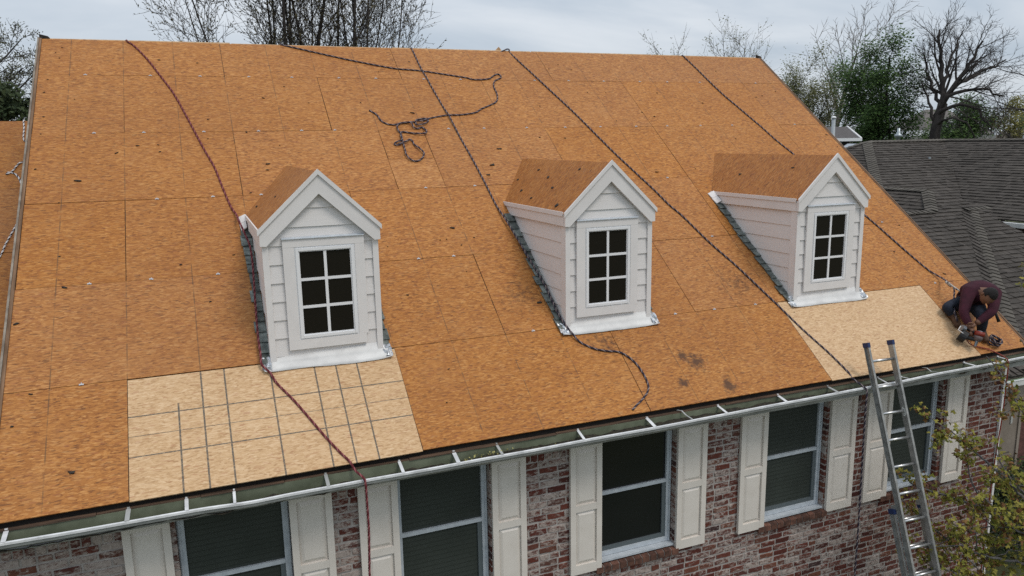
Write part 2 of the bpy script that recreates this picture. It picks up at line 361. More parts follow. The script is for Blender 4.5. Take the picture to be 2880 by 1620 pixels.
# --- roof sheets
def sheet(u0, u1, v0, v1, m, label=None, h=0.0, gap=0.005, off=None, jit=0.003):
    j = lambda: random.uniform(-jit, jit)
    o3 = V((0, 0, 0)) if off is None else off
    a = gap / 2
    P = [(u0 + a + j(), v0 + a + j()), (u1 - a + j(), v0 + a + j()), (u1 - a + j(), v1 - a + j()), (u0 + a + j(), v1 - a + j())]
    b = MB(); dz = random.uniform(0, 0.002)
    b.hexa([(x - u0, y - v0, -0.0115) for x, y in P] + [(x - u0, y - v0, random.uniform(0, 0.002) + dz) for x, y in P])
    me = b.mesh('roof_sheet', m)
    o = bpy.data.objects.new('roof_sheet', me)
    o.matrix_basis = Matrix.Translation(rw(u0, v0, h) + o3) @ Matrix.Rotation(PITCH, 4, 'X')
    link(o, house)
    if label: o['label'] = label
    return o
C4 = 1.2192
rows = [
 (0.000, 1 * C4, [UL, 0, 2.4384, 4.877, 7.307, 9.752, UR]),
 (1 * C4, 2 * C4, [UL, 1.2192, 3.658, 6.096, 8.534, UR]),
 (2 * C4, 3 * C4, [UL, 0, 2.4384, 4.877, 7.315, 9.754, UR]),
 (3 * C4, 4 * C4, [UL, 1.2192, 3.046, 3.66, 5.48, 7.315, 9.754, UR]),
 (4 * C4, 5 * C4, [UL, 0, 2.4384, 4.877, 7.315, 9.754, UR]),
 (5 * C4, VR, [UL, 1.2192, 3.658, 6.096, 8.534, UR])]
for r, (v0, v1, js) in enumerate(rows):
    for k in range(len(js) - 1):
        u0, u1 = js[k], js[k + 1]
        if r == 0 and k == 1: sheet(u0, u1, v0 - 0.012, v1 - 0.014, M_NEWL, 'pale fresh OSB sheet with printed grid lines below the left dormer', 0.002)
        elif r == 0 and k == 4: sheet(u0, u1, v0 - 0.012, v1 - 0.010, M_NEW, 'pale fresh OSB sheet below the right dormer', 0.002)
        elif r == 3 and k == 2:
            sheet(u0, u1, v0, 4.25, M_PATCH, 'small lighter patch of OSB'); sheet(u0, u1, 4.25, v1, M_OSB)
        else: sheet(u0, u1, v0, v1, M_OSB)
# left wing, set back and lower
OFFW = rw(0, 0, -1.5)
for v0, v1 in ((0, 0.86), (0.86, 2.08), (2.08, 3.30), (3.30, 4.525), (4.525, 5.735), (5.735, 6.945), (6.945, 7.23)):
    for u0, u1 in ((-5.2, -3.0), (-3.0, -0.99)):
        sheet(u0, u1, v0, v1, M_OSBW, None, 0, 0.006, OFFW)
# dark slab that paints shade into the sheet gaps, back slope, gable walls
b = MB()
def slab(b, u0, u1, v0, v1, h0, h1, off=V((0, 0, 0))):
    b.hexa([rw(u, v, h) + off for h in (h0, h1) for u, v in ((u0, v0), (u1, v0), (u1, v1), (u0, v1))])
slab(b, UL + .02, UR - .02, 0.05, VR - .03, -0.15, -0.014)
slab(b, -5.1, -1.0, 0.05, 7.2, -0.15, -0.014, OFFW)
obj('dark_rafter_underlay', b, M_FASC, house)
b = MB()
R0 = rw(0, VR, 0)
b.prism([(UL, R0.y + .004, R0.z), (UR, R0.y + .004, R0.z), (UR, R0.y * 2, 0.0), (UL, R0.y * 2, 0.0)], (0, 0, -0.012))
W0 = rw(0, 7.23, -1.5)
b.prism([(-5.2, W0.y + .004, W0.z), (-1.0, W0.y + .004, W0.z), (-1.0, R0.y * 2 - 1.0, 0.3), (-5.2, R0.y * 2 - 1.0, 0.3)], (0, 0, -0.012))
obj('back_roof_slope', b, M_OSB, house)
b = MB()
for x in (UL + .02, UR - .10):
    b.prism([(x, .40, GZ), (x, R0.y * 2 - .4, GZ), (x, R0.y * 2 - .4, -.3), (x, R0.y, R0.z - .2), (x, .40, 0.05)], (0.1 if x < 0 else -0.1, 0, 0))
b.box(UL + .42, UR - .2, R0.y * 2 - .5, R0.y * 2 - .4, GZ, -.3)
b.box(-5.0, UL + .02, 1.6, 1.7, GZ, -.6)
obj('gable_wall', b, M_MORT, house)
# rake edges
b = MB(); slab(b, UL - .030, UL - .002, -0.02, VR, -0.16, 0.012); obj('rake_board', b, M_RAKE, house)
b = MB(); slab(b, UL - .050, UL - .0315, -0.02, VR + .01, -0.10, 0.020); obj('drip_edge', b, M_DRIP, house)
b = MB(); slab(b, UR + .002, UR + .026, -0.02, VR, -0.16, 0.004); obj('rake_board', b, M_RAKE, house)
b = MB(); slab(b, UR + .0275, UR + .045, -0.02, VR + .01, -0.10, 0.012); obj('drip_edge', b, M_RAKE, house)
# ridge: thin pale strip of the back sheets standing proud, torn ends
b = MB()
for k in range(5):
    u0 = UL + k * 2.32
    b.prism([(u0 + .01, R0.y + .001, R0.z - .012), (u0 + 2.31, R0.y + .001, R0.z - .012), (u0 + 2.31, R0.y + .013, R0.z + random.uniform(.006, .018)), (u0 + .01, R0.y + .013, R0.z + random.uniform(.006, .018))], (0, 0.011, -0.004))
obj('ridge_edge_strip', b, M_NEW, house)
b = MB(); b.prism([(5.35, 5.56, 4.15), (5.53, 5.56, 4.15), (5.515, 5.57, 4.20), (5.464, 5.57, 4.258), (5.44, 5.57, 4.235)], (0, 0.012, 0)); obj('splintered_ridge_scrap', b, M_NEW, house)
for u in (UL - .03, UR - .05):
    b = MB(); b.prism([(u, R0.y, R0.z + .0), (u + .12, R0.y, R0.z + .012), (u + .10, R0.y, R0.z + .035), (u, R0.y, R0.z + .06)], (0, 0.03, 0)); obj('felt_corner_scrap', b, M_FELT, house)
# H-clips between the sheets
CLIPS = [(-0.433,6.096),(0.315,6.096),(0.915,6.096),(1.531,6.096),(2.097,6.096),(2.744,6.096),(-0.318,4.877),(0.211,4.877),(0.882,4.877),(1.525,4.877),(2.053,4.877),(2.476,4.877),(3.271,6.096),(3.987,6.096),(4.554,6.096),(5.773,6.096),(6.364,6.096),(6.998,6.096),(7.671,6.096),(8.207,6.096),(4.031,4.877),(4.553,4.877),(5.207,4.877),(5.822,4.877),(6.407,4.877),(7.025,4.877),(7.581,4.877),(3.394,3.658),(4.047,3.658),(6.958,3.658),(8.86,6.096),(10.042,6.096),(8.2,4.877),(8.81,4.877),(10.085,4.877),(0.318,3.658),(0.898,3.658),(1.421,3.658),(-0.324,2.438),(0.228,2.438),(0.858,2.438),(-0.365,1.219),(2.999,2.438),(3.418,2.438),(3.985,1.219),(5.813,1.219),(6.369,1.219),(6.979,1.219),(10.05,1.219),(10.077,2.46),(7.031,2.438)]
b = MB(); b.box(-.019, .019, -.008, .008, .003, .006); b.box(-.009, .009, -.010, .0, .006, .011); b.box(-.004, .004, .003, .018, .0061, .009)
clip_me = b.mesh('panel_clip', M_CLIP)
for u, v in CLIPS:
    o = bpy.data.objects.new('panel_clip', clip_me)
    o.matrix_basis = Matrix.Translation(rw(u, v)) @ Matrix.Rotation(PITCH, 4, 'X') @ Matrix.Rotation(random.uniform(-.15, .15), 4, 'Z'); link(o, house)

# --- eave: fascia, starter strip, gutter
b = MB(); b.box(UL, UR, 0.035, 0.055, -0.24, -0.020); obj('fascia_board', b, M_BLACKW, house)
b = MB()
x = UL
while x < UR - .1:
    x1 = min(UR, x + random.uniform(.5, 1.4)); yy = random.uniform(-.012, .002); z = random.uniform(-.066, -.060)
    b.hexa([(x, yy, -.074), (x1, yy, -.074), (x1, .029, -.074), (x, .029, -.074), (x, yy, z - .003), (x1, yy, z - .002), (x1, .034, z), (x, .034, z)]); x = x1 + .004
obj('starter_strip', b, M_STRIP, house)
b = MB(); b.box(-1.06, UR - .08, .056, .284, -.245, -.235); obj('soffit', b, M_TRIM, house)
XG0, XG1 = -1.05, 10.92
def lipz(x): return -0.108 - 0.012 * math.sin((x - .4) * 0.55) + 0.010 * noise.noise(V((x * 1.1, 3.3, 0))) + (0.035 * max(0, (x - 8.0) / 2.6)) + 0.012 * math.exp(-((x - .9) / .25) ** 2) * -1
def lipy(x): return -0.145 + 0.007 * noise.noise(V((x * 1.4, 9.1, 0))) - 0.01 * math.exp(-((x - .95) / .3) ** 2)
prof = lambda x: [(0.006, -.076), (0.0, -.077), (-.002, -.205), (-.085, -.207), (lipy(x) + .040, lipz(x) - .072), (lipy(x) + .012, lipz(x) - .050), (lipy(x) + .006, lipz(x) - .026), (lipy(x) - .002, lipz(x) - .020), (lipy(x) - .001, lipz(x) - .003), (lipy(x) + .012, lipz(x) + .001), (lipy(x) + .014, lipz(x) - .010)]
nx = 140; outer = MB(); rowsn = 11
gv = []; gf = []; gmi = []
for i in range(nx + 1):
    x = XG0 + (XG1 - XG0) * i / nx
    for y, z in prof(x): gv.append((x, y, z))
for i in range(nx):
    for k in range(rowsn - 1):
        a = i * rowsn + k; gf.append((a, a + 1, a + rowsn + 1, a + rowsn)); gmi.append(0 if k < 3 else (1 if k > 6 else 2))
outer.v = gv; outer.f = gf; outer.m = gmi
gutter = obj('gutter', outer, [M_GUT, M_LIP, M_GFACE], house)
sm = gutter.modifiers.new('thickness', 'SOLIDIFY'); sm.thickness = 0.0025; sm.offset = 0
for x in (XG0, XG1 - .004):
    b = MB(); b.prism([(x, y, z) for y, z in prof(x)[1:8]], (0.004, 0, 0)); obj('end_cap', b, M_LIP, gutter)
HANG = [-0.85, -0.01, 0.42, 0.79, 1.55, 2.21, 2.73, 3.16, 4.03, 4.83, 5.27, 5.72, 6.53, 7.25, 8.02, 8.34, 8.83, 9.47, 10.08, 10.81]
for i, x in enumerate(HANG):
    b = MB(); sl = 0.02 * (x - 2) / 6 if i % 2 else 0.0
    w = random.uniform(.011, .019)
    if i in (10, 15, 16):
        pts = [V((x - .06, 0.02, -.045)), V((x - .02, -.01, -.05)), V((x + .0, -.06, -.085)), V((x + .03, lipy(x) + .01, lipz(x) + .004))]
        for p, q in zip(pts, pts[1:]): b.hexa([p + V((-w * .7, 0, 0)), p + V((w * .7, 0, 0)), q + V((w * .7, 0, 0)), q + V((-w * .7, 0, 0)), p + V((-w * .7, 0, .003)), p + V((w * .7, 0, .003)), q + V((w * .7, 0, .003)), q + V((-w * .7, 0, .003))])
    else:
        y0 = 0.004; z0 = -.066
        b.hexa([(x - w, y0, z0 - .004), (x + w, y0, z0 - .004), (x + w + sl, lipy(x) + .004, lipz(x) + .0015), (x - w + sl, lipy(x) + .004, lipz(x) + .0015), (x - w, y0, z0), (x + w, y0, z0), (x + w + sl, lipy(x) + .004, lipz(x) + .006), (x - w + sl, lipy(x) + .004, lipz(x) + .006)])
        b.box(x - w * .6, x + w * .6, -.004, .010, z0 - .012, z0 + .012)
    obj('gutter_hanger', b, M_GFACE if i % 3 == 1 else M_LIP, gutter)
# debris in the trough
b = MB(); vs = []; fs = []; nn = 260
for i in range(nn + 1):
    x = XG0 + .05 + (XG1 - XG0 - .1) * i / nn
    lvl = -0.180 + 0.046 * max(0, min(1, (x - 1.0) / 4))
    for k in range(6):
        y = -.003 - .125 * k / 5
        vs.append((x, y, lvl + .030 * noise.noise(V((x * 5, y * 22, 1))) + .018 * noise.noise(V((x * 17, y * 40, 5)))))
for i in range(nn):
    for k in range(5): a = i * 6 + k; fs.append((a, a + 1, a + 7, a + 6))
b.add(vs, fs); o = obj('leaf_debris', b, M_DEBR, gutter, True); o['kind'] = 'stuff'
b = MB()
def leafbits(b, n, fx, size):
    for _ in range(n):
        c = fx(); a = V((random.gauss(0, 1), random.gauss(0, 1), random.gauss(0, .5))).normalized(); d = a.cross(V((random.random(), random.random(), 1))).normalized(); s = size * random.uniform(.6, 1.3)
        b.add([c - a * s, c + d * s * .5, c + a * s, c - d * s * .5], [(0, 1, 2, 3)])
leafbits(b, 60, lambda: V((random.gauss(2.98, .16), random.uniform(-.115, -.05), -.118 + random.uniform(-.025, .03))), .016)
leafbits(b, 40, lambda: V((random.uniform(3.2, 5.6), random.uniform(-.12, -.05), -.15 + random.uniform(-.02, .02))), .012)
o = obj('yellow_buds', b, noisy('yellow_green_bud', (0.23, 0.21, 0.06), (0.42, 0.38, 0.15), 30.0, 0.8), gutter); o['kind'] = 'stuff'

# --- front wall
YW = 0.28
OPEN = [(0.300, 1.245), (2.225, 3.180), (4.435, 5.385), (6.610, 7.560), (8.550, 9.500)]
ZT, ZB, ZS = -0.28, -1.740, -1.872
WX0, WX1 = -1.06, 10.615
COURSE, BL, BH, JT = 0.075, 0.198, 0.0575, 0.017
bricks = []                                    # (x0, x1, z0, z1, depth back)
def minus(seg, cuts):
    out = [seg]
    for a, c in cuts:
        nxt = []
        for s, e in out:
            if c <= s or a >= e: nxt.append((s, e)); continue
            if a > s: nxt.append((s, a))
            if c < e: nxt.append((c, e))
        out = nxt
    return out
z = -0.462; k = 0
x = WX0
while x < WX1 - .06:                           # soldier course under the soffit
    for s, e in minus((x, x + .068), [(a - .004, c + .004) for a, c in OPEN]):
        if e - s > .03: bricks.append((s, e, -.452, -.262))
    x += .081
while z - BH > GZ:
    z1 = z; z0 = z - BH
    cuts = []
    for a, c in OPEN:
        if z0 > ZB: cuts.append((a, c))
        elif z1 > ZS - .004: cuts.append((a - .06, c + .06))
    for s, e in minus((WX0, WX1), cuts):
        x = s - ((k % 2) * .108 + random.uniform(0, .02) if s == WX0 else (k % 2) * .105)
        while x < e - .03:
            L = BL * random.choice([1, 1, 1, 1, .98, 1.03, .5]) ; a, c = max(x, s), min(x + L, e)
            if e - c < .045: c = e
            if c - a > .035: bricks.append((a, c, z0 + random.uniform(-.003, .003), z1 + random.uniform(-.003, .003)))
            x = c + JT + random.uniform(-.002, .003)
            if c == e: break
    z -= COURSE; k += 1
# shutters hide some bricks: sort the rest by the size they show at
SHUT = [(-0.112, 0.258), (1.242, 1.622), (1.860, 2.236), (3.193, 3.563), (4.067, 4.440), (5.395, 5.782), (6.255, 6.632), (7.588, 7.994), (8.183, 8.585), (9.565, 9.937)]
def hidden(q):
    cx, cz = (q[0] + q[1]) / 2, (q[2] + q[3]) / 2
    if any(a < q[0] and q[1] < c for a, c in SHUT) and cz > -1.79: return True
    d = V((cx, YW, cz)) - CAM; dep = d.dot(RF); px = 1440 + FPX * d.dot(RX) / dep; py = 810 + FPX * d.dot(RD) / dep
    return py > 1640 or px < -30 or px > 2900
def shows(q):
    c = V(((q[0] + q[1]) / 2, YW, (q[2] + q[3]) / 2)) - CAM
    return (q[1] - q[0]) * (q[3] - q[2]) / c.dot(RF) ** 2 * (0 if hidden(q) else 1)
bricks.sort(key=shows, reverse=True)
def brick_verts(L, H, seed):                    # front face at y = 0 with worn edges
    rnd = random.Random(seed); j = lambda a: rnd.uniform(-a, a)
    fx = [-L / 2, -L / 6, L / 6, L / 2]; vs = []
    for zz, s in ((-H / 2, 1), (H / 2, -1)):
        for i, xx in enumerate(fx): vs.append((xx * .965 + j(.005), j(.002), zz * .88 + j(.006)))
    for zz in (-H / 2, H / 2):
        for xx in fx: vs.append((xx, .009, zz))
    for zz in (-H / 2, H / 2):
        for xx in (fx[0], fx[3]): vs.append((xx, .10, zz))
    fs = [(0, 1, 5, 4), (1, 2, 6, 5), (2, 3, 7, 6)]
    fs += [(8, 9, 1, 0), (9, 10, 2, 1), (10, 11, 3, 2), (4, 5, 13, 12), (5, 6, 14, 13), (6, 7, 15, 14), (8, 0, 4, 12), (3, 11, 15, 7)]
    fs += [(16, 8, 12, 18), (11, 17, 19, 15), (16, 17, 11, 10, 9, 8), (12, 13, 14, 15, 19, 18)]
    return vs, fs
proto = []
for sd_ in range(6):
    b = MB(); b.add(*brick_verts(1, 1, 100 + sd_)); 
    vs, fs = brick_verts(BL, BH, 100 + sd_); b = MB(); b.add(vs, fs); proto.append(b.mesh('brick', M_BRICK))
mass = MB()
for i, (x0, x1, z0, z1) in enumerate(bricks):
    c = V(((x0 + x1) / 2, YW - random.uniform(0, .004), (z0 + z1) / 2))
    if i < 298:
        o = bpy.data.objects.new('brick', proto[i % 6]); o.location = c; o.scale = ((x1 - x0) / BL, 1, (z1 - z0) / BH); link(o, house)
    else:
        vs, fs = brick_verts(x1 - x0, z1 - z0, i); mass.add([V(p) + c for p in vs], fs)
o = obj('brick_courses', mass, M_BRICK, house); o['kind'] = 'stuff'
# mortar bed behind the faces
b = MB(); ym = YW + .0045; e = .0035
xs = [WX0 + .002] + [v for a, c in OPEN for v in (a - e, c + e)] + [WX1 - .002]
for i in range(0, len(xs), 2): b.box(xs[i], xs[i + 1], ym, YW + .101, ZS, -.258)
b.box(WX0 + .002, WX1 - .002, ym, YW + .101, GZ, ZS - .0005)
for a, c in OPEN: b.box(a, c, YW + .09, YW + .101, ZS, ZB - .02)
obj('mortar', b, M_MORT, house)
b = MB(); b.box(10.618, 10.655, YW - .03, YW + .05, GZ, -.27); obj('corner_board', b, M_TRIM, house)

# --- windows
for i, (a, c) in enumerate(OPEN):
    w = MB(); y0, y1 = YW + .075, YW + .115; fw = .062
    w.box(a + .003, a + fw, y0, y1, ZB, ZT); w.box(c - fw, c - .003, y0, y1, ZB, ZT); w.box(a + fw + .001, c - fw - .001, y0, y1, ZB, ZB + .055); w.box(a + fw + .001, c - fw - .001, y0, y1, ZT - .06, ZT)
    w.box(a + .012, a + .03, y0 - .012, y0 - .0005, ZB + .002, ZT); w.box(c - .03, c - .012, y0 - .012, y0 - .0005, ZB + .002, ZT)
    win = obj('window', w, M_FRAME, house)
    r = MB(); r.box(a + fw + .001, c - fw - .001, y0 + .004, y1 - .002, -1.022, -.982); obj('meeting_rail', r, M_FRAME, win)
    r = MB(); r.box(a + fw + .001, c - fw - .001, y0 + .010, y1 - .004, ZB + .056, ZB + .10); r.box(c - fw - .045, c - fw - .001, y0 + .012, y1 - .004, ZB + .101, -1.024); obj('lower_sash', r, mat('dark_sash', (0.10, 0.12, 0.13), 0.4) if i == 0 else bpy.data.materials['dark_sash'], win)
    gm_ = M_GLASS if i == 2 else M_BLIND
    r = MB(); r.box(a + fw, c - fw, y1 - .010, y1 - .004, -.983, ZT - .061); obj('pane', r, gm_, win)
    r = MB(); r.box(a + fw, c - fw, y1 - .0095, y1 - .0035, ZB + .056, -1.021); obj('pane', r, gm_, win)
    r = MB(); r.box(a + .001, c - .001, YW - .004, y0 - .001, ZB - .024, ZB - .002); obj('sill', r, M_FRAME, win)
    n = 11; 
    for q in range(n):                         # rowlock bricks under the sill
        x0 = a - .055 + (c - a + .11) * q / n; x1 = a - .055 + (c - a + .11) * (q + 1) / n - .012
        r = MB(); zj = random.uniform(-.005, .005)
        r.hexa([(x0, YW - .045, ZS + .01), (x1, YW - .045, ZS + .01 + zj), (x1, YW + .088, ZS + .01), (x0, YW + .088, ZS + .01), (x0, YW - .045, ZB - .055 + zj), (x1, YW - .045, ZB - .055), (x1, YW + .088, ZB - .026), (x0, YW + .088, ZB - .026)])
        obj('sill_brick', r, M_SILLB, win)
    r = MB(); r.hexa([(a - .05, YW - .036, ZS + .013), (c + .046, YW - .036, ZS + .013), (c + .046, YW + .086, ZS + .013), (a - .05, YW + .086, ZS + .013), (a - .05, YW - .036, ZB - .062), (c + .046, YW - .036, ZB - .062), (c + .046, YW + .086, ZB - .033), (a - .05, YW + .086, ZB - .033)]); obj('sill_mortar', r, M_MORT, win)
# --- shutters
def bevel_panel(b, x0, x1, z0, z1, yf, d, w):     # raised field: sloped border up to a flat face
    o_ = [(x0, yf, z0), (x1, yf, z0), (x1, yf, z1), (x0, yf, z1)]
    i_ = [(x0 + w, yf - d, z0 + w), (x1 - w, yf - d, z0 + w), (x1 - w, yf - d, z1 - w), (x0 + w, yf - d, z1 - w)]
    b.add(o_ + i_, [(0, 1, 5, 4), (1, 2, 6, 5), (2, 3, 7, 6), (3, 0, 4, 7), (4, 5, 6, 7)])
for x0, x1 in SHUT:
    b = MB(); y0, y1 = YW - .042, YW - .005; st = .062; zb, zt, z1, z2 = -1.812, -.318, -1.092, -1.018
    xm = x0 + st, x1 - st
    b.box(x0, x0 + st, y0, y1, zb, zt); b.box(x1 - st, x1, y0, y1, zb, zt)
    for za, zc in ((zb, zb + .105), (z1, z2), (zt - .075, zt)): b.box(xm[0] + .0005, xm[1] - .0005, y0 + .0006, y1, za, zc)
    b.box(xm[0], xm[1], y1 - .010, y1 - .003, zb + .1, zt - .07)
    sh = obj('shutter', b, M_SHUT, house)
    for za, zc in ((zb + .105, z1), (z2, zt - .075)):
        r = MB(); bevel_panel(r, xm[0] + .003, xm[1] - .003, za + .003, zc - .003, y1 - .0105, .019, .040); obj('raised_panel', r, M_SHUT, sh)

# --- dormers
YD = 0.955; HW = 0.528
ZL = [0.784, 0.962, 1.139, 1.318, 1.496, 1.673, 1.850, 2.018, 2.194, 2.372]
def dormer(xc, label, tl, seed):
    random.seed(seed)
    d = bpy.data.objects.new('dormer', None); d.location = (xc, YD, .72); link(d, house); d['label'] = label
    zroof = lambda y: y * TP
    B = lambda x0, x1, y0, y1, z0, z1: (xc + x0, xc + x1, y0, y1, z0, z1)
    # core
    b = MB(); b.prism([(xc - HW + .02, YD + .02, .70), (xc + HW - .02, YD + .02, .70), (xc + HW - .02, YD + .02, 1.93), (xc, YD + .02, 2.43), (xc - HW + .02, YD + .02, 1.93)], (0, 1.2, 0)); obj('core', b, M_WHITE, d)
    # front boards: gently sloped laps
    for i in range(len(ZL) - 1):
        z0, z1 = ZL[i], ZL[i + 1] + .02
        h = lambda zz: HW - .004 if zz < 1.94 else max(0.0, (2.44 - zz) / .945)
        xa, xb = h(z0 + .001), h(z1 - .02)
        if xb < .03: xb = .03
        b = MB()
        b.hexa([(xc - xa, YD - .0105, z0), (xc + xa, YD - .0105, z0), (xc + xa, YD + .019, z0), (xc - xa, YD + .019, z0), (xc - xb, YD + .004, z1), (xc + xb, YD + .004, z1), (xc + xb, YD + .019, z1), (xc - xb, YD + .019, z1)])
        obj('siding_board', b, M_WHITE, d)
    # side boards, cut by the roof slope
    for sx in (-1, 1):
        for i in range(7):
            z0, z1 = ZL[i], min(ZL[i + 1] + .02, 1.92)
            if z0 > 1.86: continue
            ya, yb = max(YD + .03, z0 / TP + .03), z1 / TP + .03
            xo, xi = xc + sx * (HW + .008), xc + sx * (HW - .004)
            p = [(YD + .02, z0), (ya + .001, z0), (yb, z1), (YD + .02, z1)]
            b = MB(); vs = [(xo, p[0][0], p[0][1]), (xo, p[1][0], p[1][1]), (xi, p[2][0], p[2][1]), (xi, p[3][0], p[3][1])]
            b.prism(vs, (-sx * .012, 0, 0)); obj('siding_board', b, M_WHITE, d)
    # corner boards
    for sx in (-1, 1):
        b = MB(); x0, x1 = sorted((sx * (HW + .016), sx * (HW - .040))); b.box(*B(x0, x1, YD - .024, YD - .009, .735, 1.92)); obj('corner_board', b, M_TRIM, d)
        b = MB(); x0, x1 = sorted((sx * (HW + .017), sx * (HW + .0075))); b.prism([(xc + x0, YD - .0085, .735), (xc + x0, YD + .085, .80), (xc + x0, YD + .085, 1.92), (xc + x0, YD - .0085, 1.92)], (x1 - x0, 0, 0)); obj('corner_board', b, M_TRIM, d)
    # window casing
    t0, t1 = tl, tl + .765
    yc0, yc1 = YD - .036, YD - .0095
    b = MB(); b.box(*B(t0, t1, yc0, yc1, 1.832, 1.908)); obj('head_casing', b, M_TRIM, d)
    b = MB(); b.hexa([(xc + t0 - .004, YD - .048, 1.9085), (xc + t1 + .004, YD - .048, 1.9085), (xc + t1 + .004, YD - .0095, 1.9085), (xc + t0 - .004, YD - .0095, 1.9085), (xc + t0 - .004, YD - .048, 1.914), (xc + t1 + .004, YD - .048, 1.914), (xc + t1 + .004, YD - .0095, 1.926), (xc + t0 - .004, YD - .0095, 1.926)]); obj('drip_cap', b, M_FRAME, d)
    wl_, wr = t0 + .102, t1 - .092
    b = MB(); b.box(*B(t0, wl_, yc0 + .001, yc1, .936, 1.8315)); obj('side_casing', b, M_TRIM, d)
    b = MB(); b.box(*B(wr, t1, yc0 + .001, yc1, .936, 1.8315)); obj('side_casing', b, M_TRIM, d)
    b = MB(); b.box(*B(t0, t1 - .02, yc0, yc1, .842, .9355)); obj('apron_board', b, M_TRIM, d)
    # vinyl sash: frame as four mitred sticks with a step
    f = .048; zb, zt = .9365, 1.831
    b = MB()
    for (x0, x1, z0, z1) in ((wl_, wl_ + f, zb, zt), (wr - f, wr, zb, zt), (wl_ + f + .0005, wr - f - .0005, zb, zb + f), (wl_ + f + .0005, wr - f - .0005, zt - f, zt)):
        b.box(*B(x0, x1, YD - .030, YD - .0095, z0, z1))
    for (x0, x1, z0, z1) in ((wl_ + .012, wl_ + f - .010, zb + .012, zt - .012), (wr - f + .010, wr - .012, zb + .012, zt - .012), (wl_ + f - .009, wr - f + .009, zb + .012, zb + f - .010), (wl_ + f - .009, wr - f + .009, zt - f + .010, zt - .012)):
        b.box(*B(x0, x1, YD - .040, YD - .0305, z0, z1))
    obj('window_frame', b, M_VINYL, d)
    gx0, gx1, gz0, gz1 = wl_ + f, wr - f, zb + f, zt - f
    xm = (gx0 + gx1) / 2; zs = [gz0, gz0 + (gz1 - gz0) / 3, gz0 + (gz1 - gz0) * 2 / 3, gz1]; mw = .0135
    b = MB(); b.box(*B(xm - mw, xm + mw, YD - .029, YD - .0195, gz0, gz1)); obj('muntin', b, M_VINYL, d)
    for zz in zs[1:3]:
        for a, c in ((gx0, xm - mw), (xm + mw, gx1)):
            b = MB(); b.box(*B(a, c, YD - .0285, YD - .020, zz - mw, zz + mw)); obj('muntin', b, M_VINYL, d)
    for k in range(3):
        for a, c in ((gx0, xm), (xm, gx1)):
            b = MB(); b.box(*B(a + .001, c - .001, YD - .0190, YD - .0150, zs[k] + .001, zs[k + 1] - .001)); obj('pane', b, M_GLASSD, d)
    # rake boards and the raised trim on them
    ap, ex, ez = 2.515, .562, 1.985
    sl = (ap - ez) / ex
    for sx in (-1, 1):
        b = MB(); vt = .192
        poly = [(0, ap), (ex, ez), (ex, ez - .125), (ex - .055, ez - .125 - .004), (0, ap - vt)]
        b.prism([(xc + sx * x, YD - .056, z) for x, z in poly], (0, .041, 0)); obj('rake_board', b, M_TRIM, d)
        b = MB(); poly = [(0, ap + .038), (ex + .016, ez + .038 - .016 * sl), (ex + .016, ez - .010 - .016 * sl), (0, ap - .012)]
        b.prism([(xc + sx * x, YD - .072, z) for x, z in poly], (0, .0195, 0)); obj('drip_trim', b, M_TRIM, d)
        # eave fascia along the side
        yb = (ez - .03) / TP
        b = MB(); xo = xc + sx * ex; p = [(YD - .0108, ez - .002), (ez / TP, ez - .002), ((ez - .125) / TP, ez - .125), (YD - .0108, ez - .125)]
        b.prism([(xo, y, z) for y, z in p], (-sx * .028, 0, 0)); obj('eave_fascia', b, M_TRIM, d)
        b = MB(); p = [(YD - .0108, ez + .030), ((ez + .03) / TP, ez + .030), ((ez - .02) / TP, ez - .016), (YD - .0108, ez - .016)]
        b.prism([(xo + sx * .014, y, z) for y, z in p], (-sx * .0135, 0, 0)); obj('drip_trim', b, M_TRIM, d)
        # OSB sheet of the dormer roof
        yr, ye = (ap + .012) / TP, (ez + .014) / TP
        loc = V((xc, YD, ap)); tilt = math.atan(sl)
        b = MB(); L = ex / math.cos(tilt)
        poly = [(0, -.052), (L, -.052), (L, ye - YD + .006), (0, yr - YD + .006)]
        if sx < 0: poly = [(-x, y) for x, y in poly][::-1]
        b.prism([(x, y, 0) for x, y in poly], (0, 0, .012))
        o = bpy.data.objects.new('roof_sheet', b.mesh('roof_sheet', M_OSBD))
        o.matrix_basis = Matrix.Translation(V((xc, YD, ap + .002))) @ Matrix.Rotation(sx * tilt, 4, 'Y'); link(o, d)
        # step flashing: short shingle pieces climbing beside the side wall
        v = 1.18; k = 0
        while v < 3.02:
            w = random.uniform(.085, .125); L2 = random.uniform(.15, .185)
            u0 = xc + sx * (HW + .010); u1 = xc + sx * (HW + w); b = MB(); lift = random.uniform(.010, .03)
            us = sorted((u0, u1)); lift *= .7
            b.hexa([rw(us[0], v, .012 + lift), rw(us[1], v, .010 + lift * (.5 if sx > 0 else 1)), rw(us[1], v + L2, .006), rw(us[0], v + L2, .006), rw(us[0], v, .019 + lift), rw(us[1], v, .017 + lift * (.5 if sx > 0 else 1)), rw(us[1], v + L2, .012), rw(us[0], v + L2, .012)])
            obj('step_flashing', b, M_STEP, d); v += .135; k += 1
        # crumpled metal at the foot
        b = MB(); vs = []; fs = []
        for i in range(6):
            for j in range(5):
                u = xc + sx * (HW + .012 + .085 * j / 4); v = 1.10 + .16 * i / 5
                vs.append(rw(u, v, .03 + random.uniform(-.018, .022)))
        for i in range(5):
            for j in range(4): a = i * 5 + j; fs.append((a, a + 1, a + 6, a + 5))
        b.add(vs, fs); obj('flashing_corner', b, M_FOIL, d)
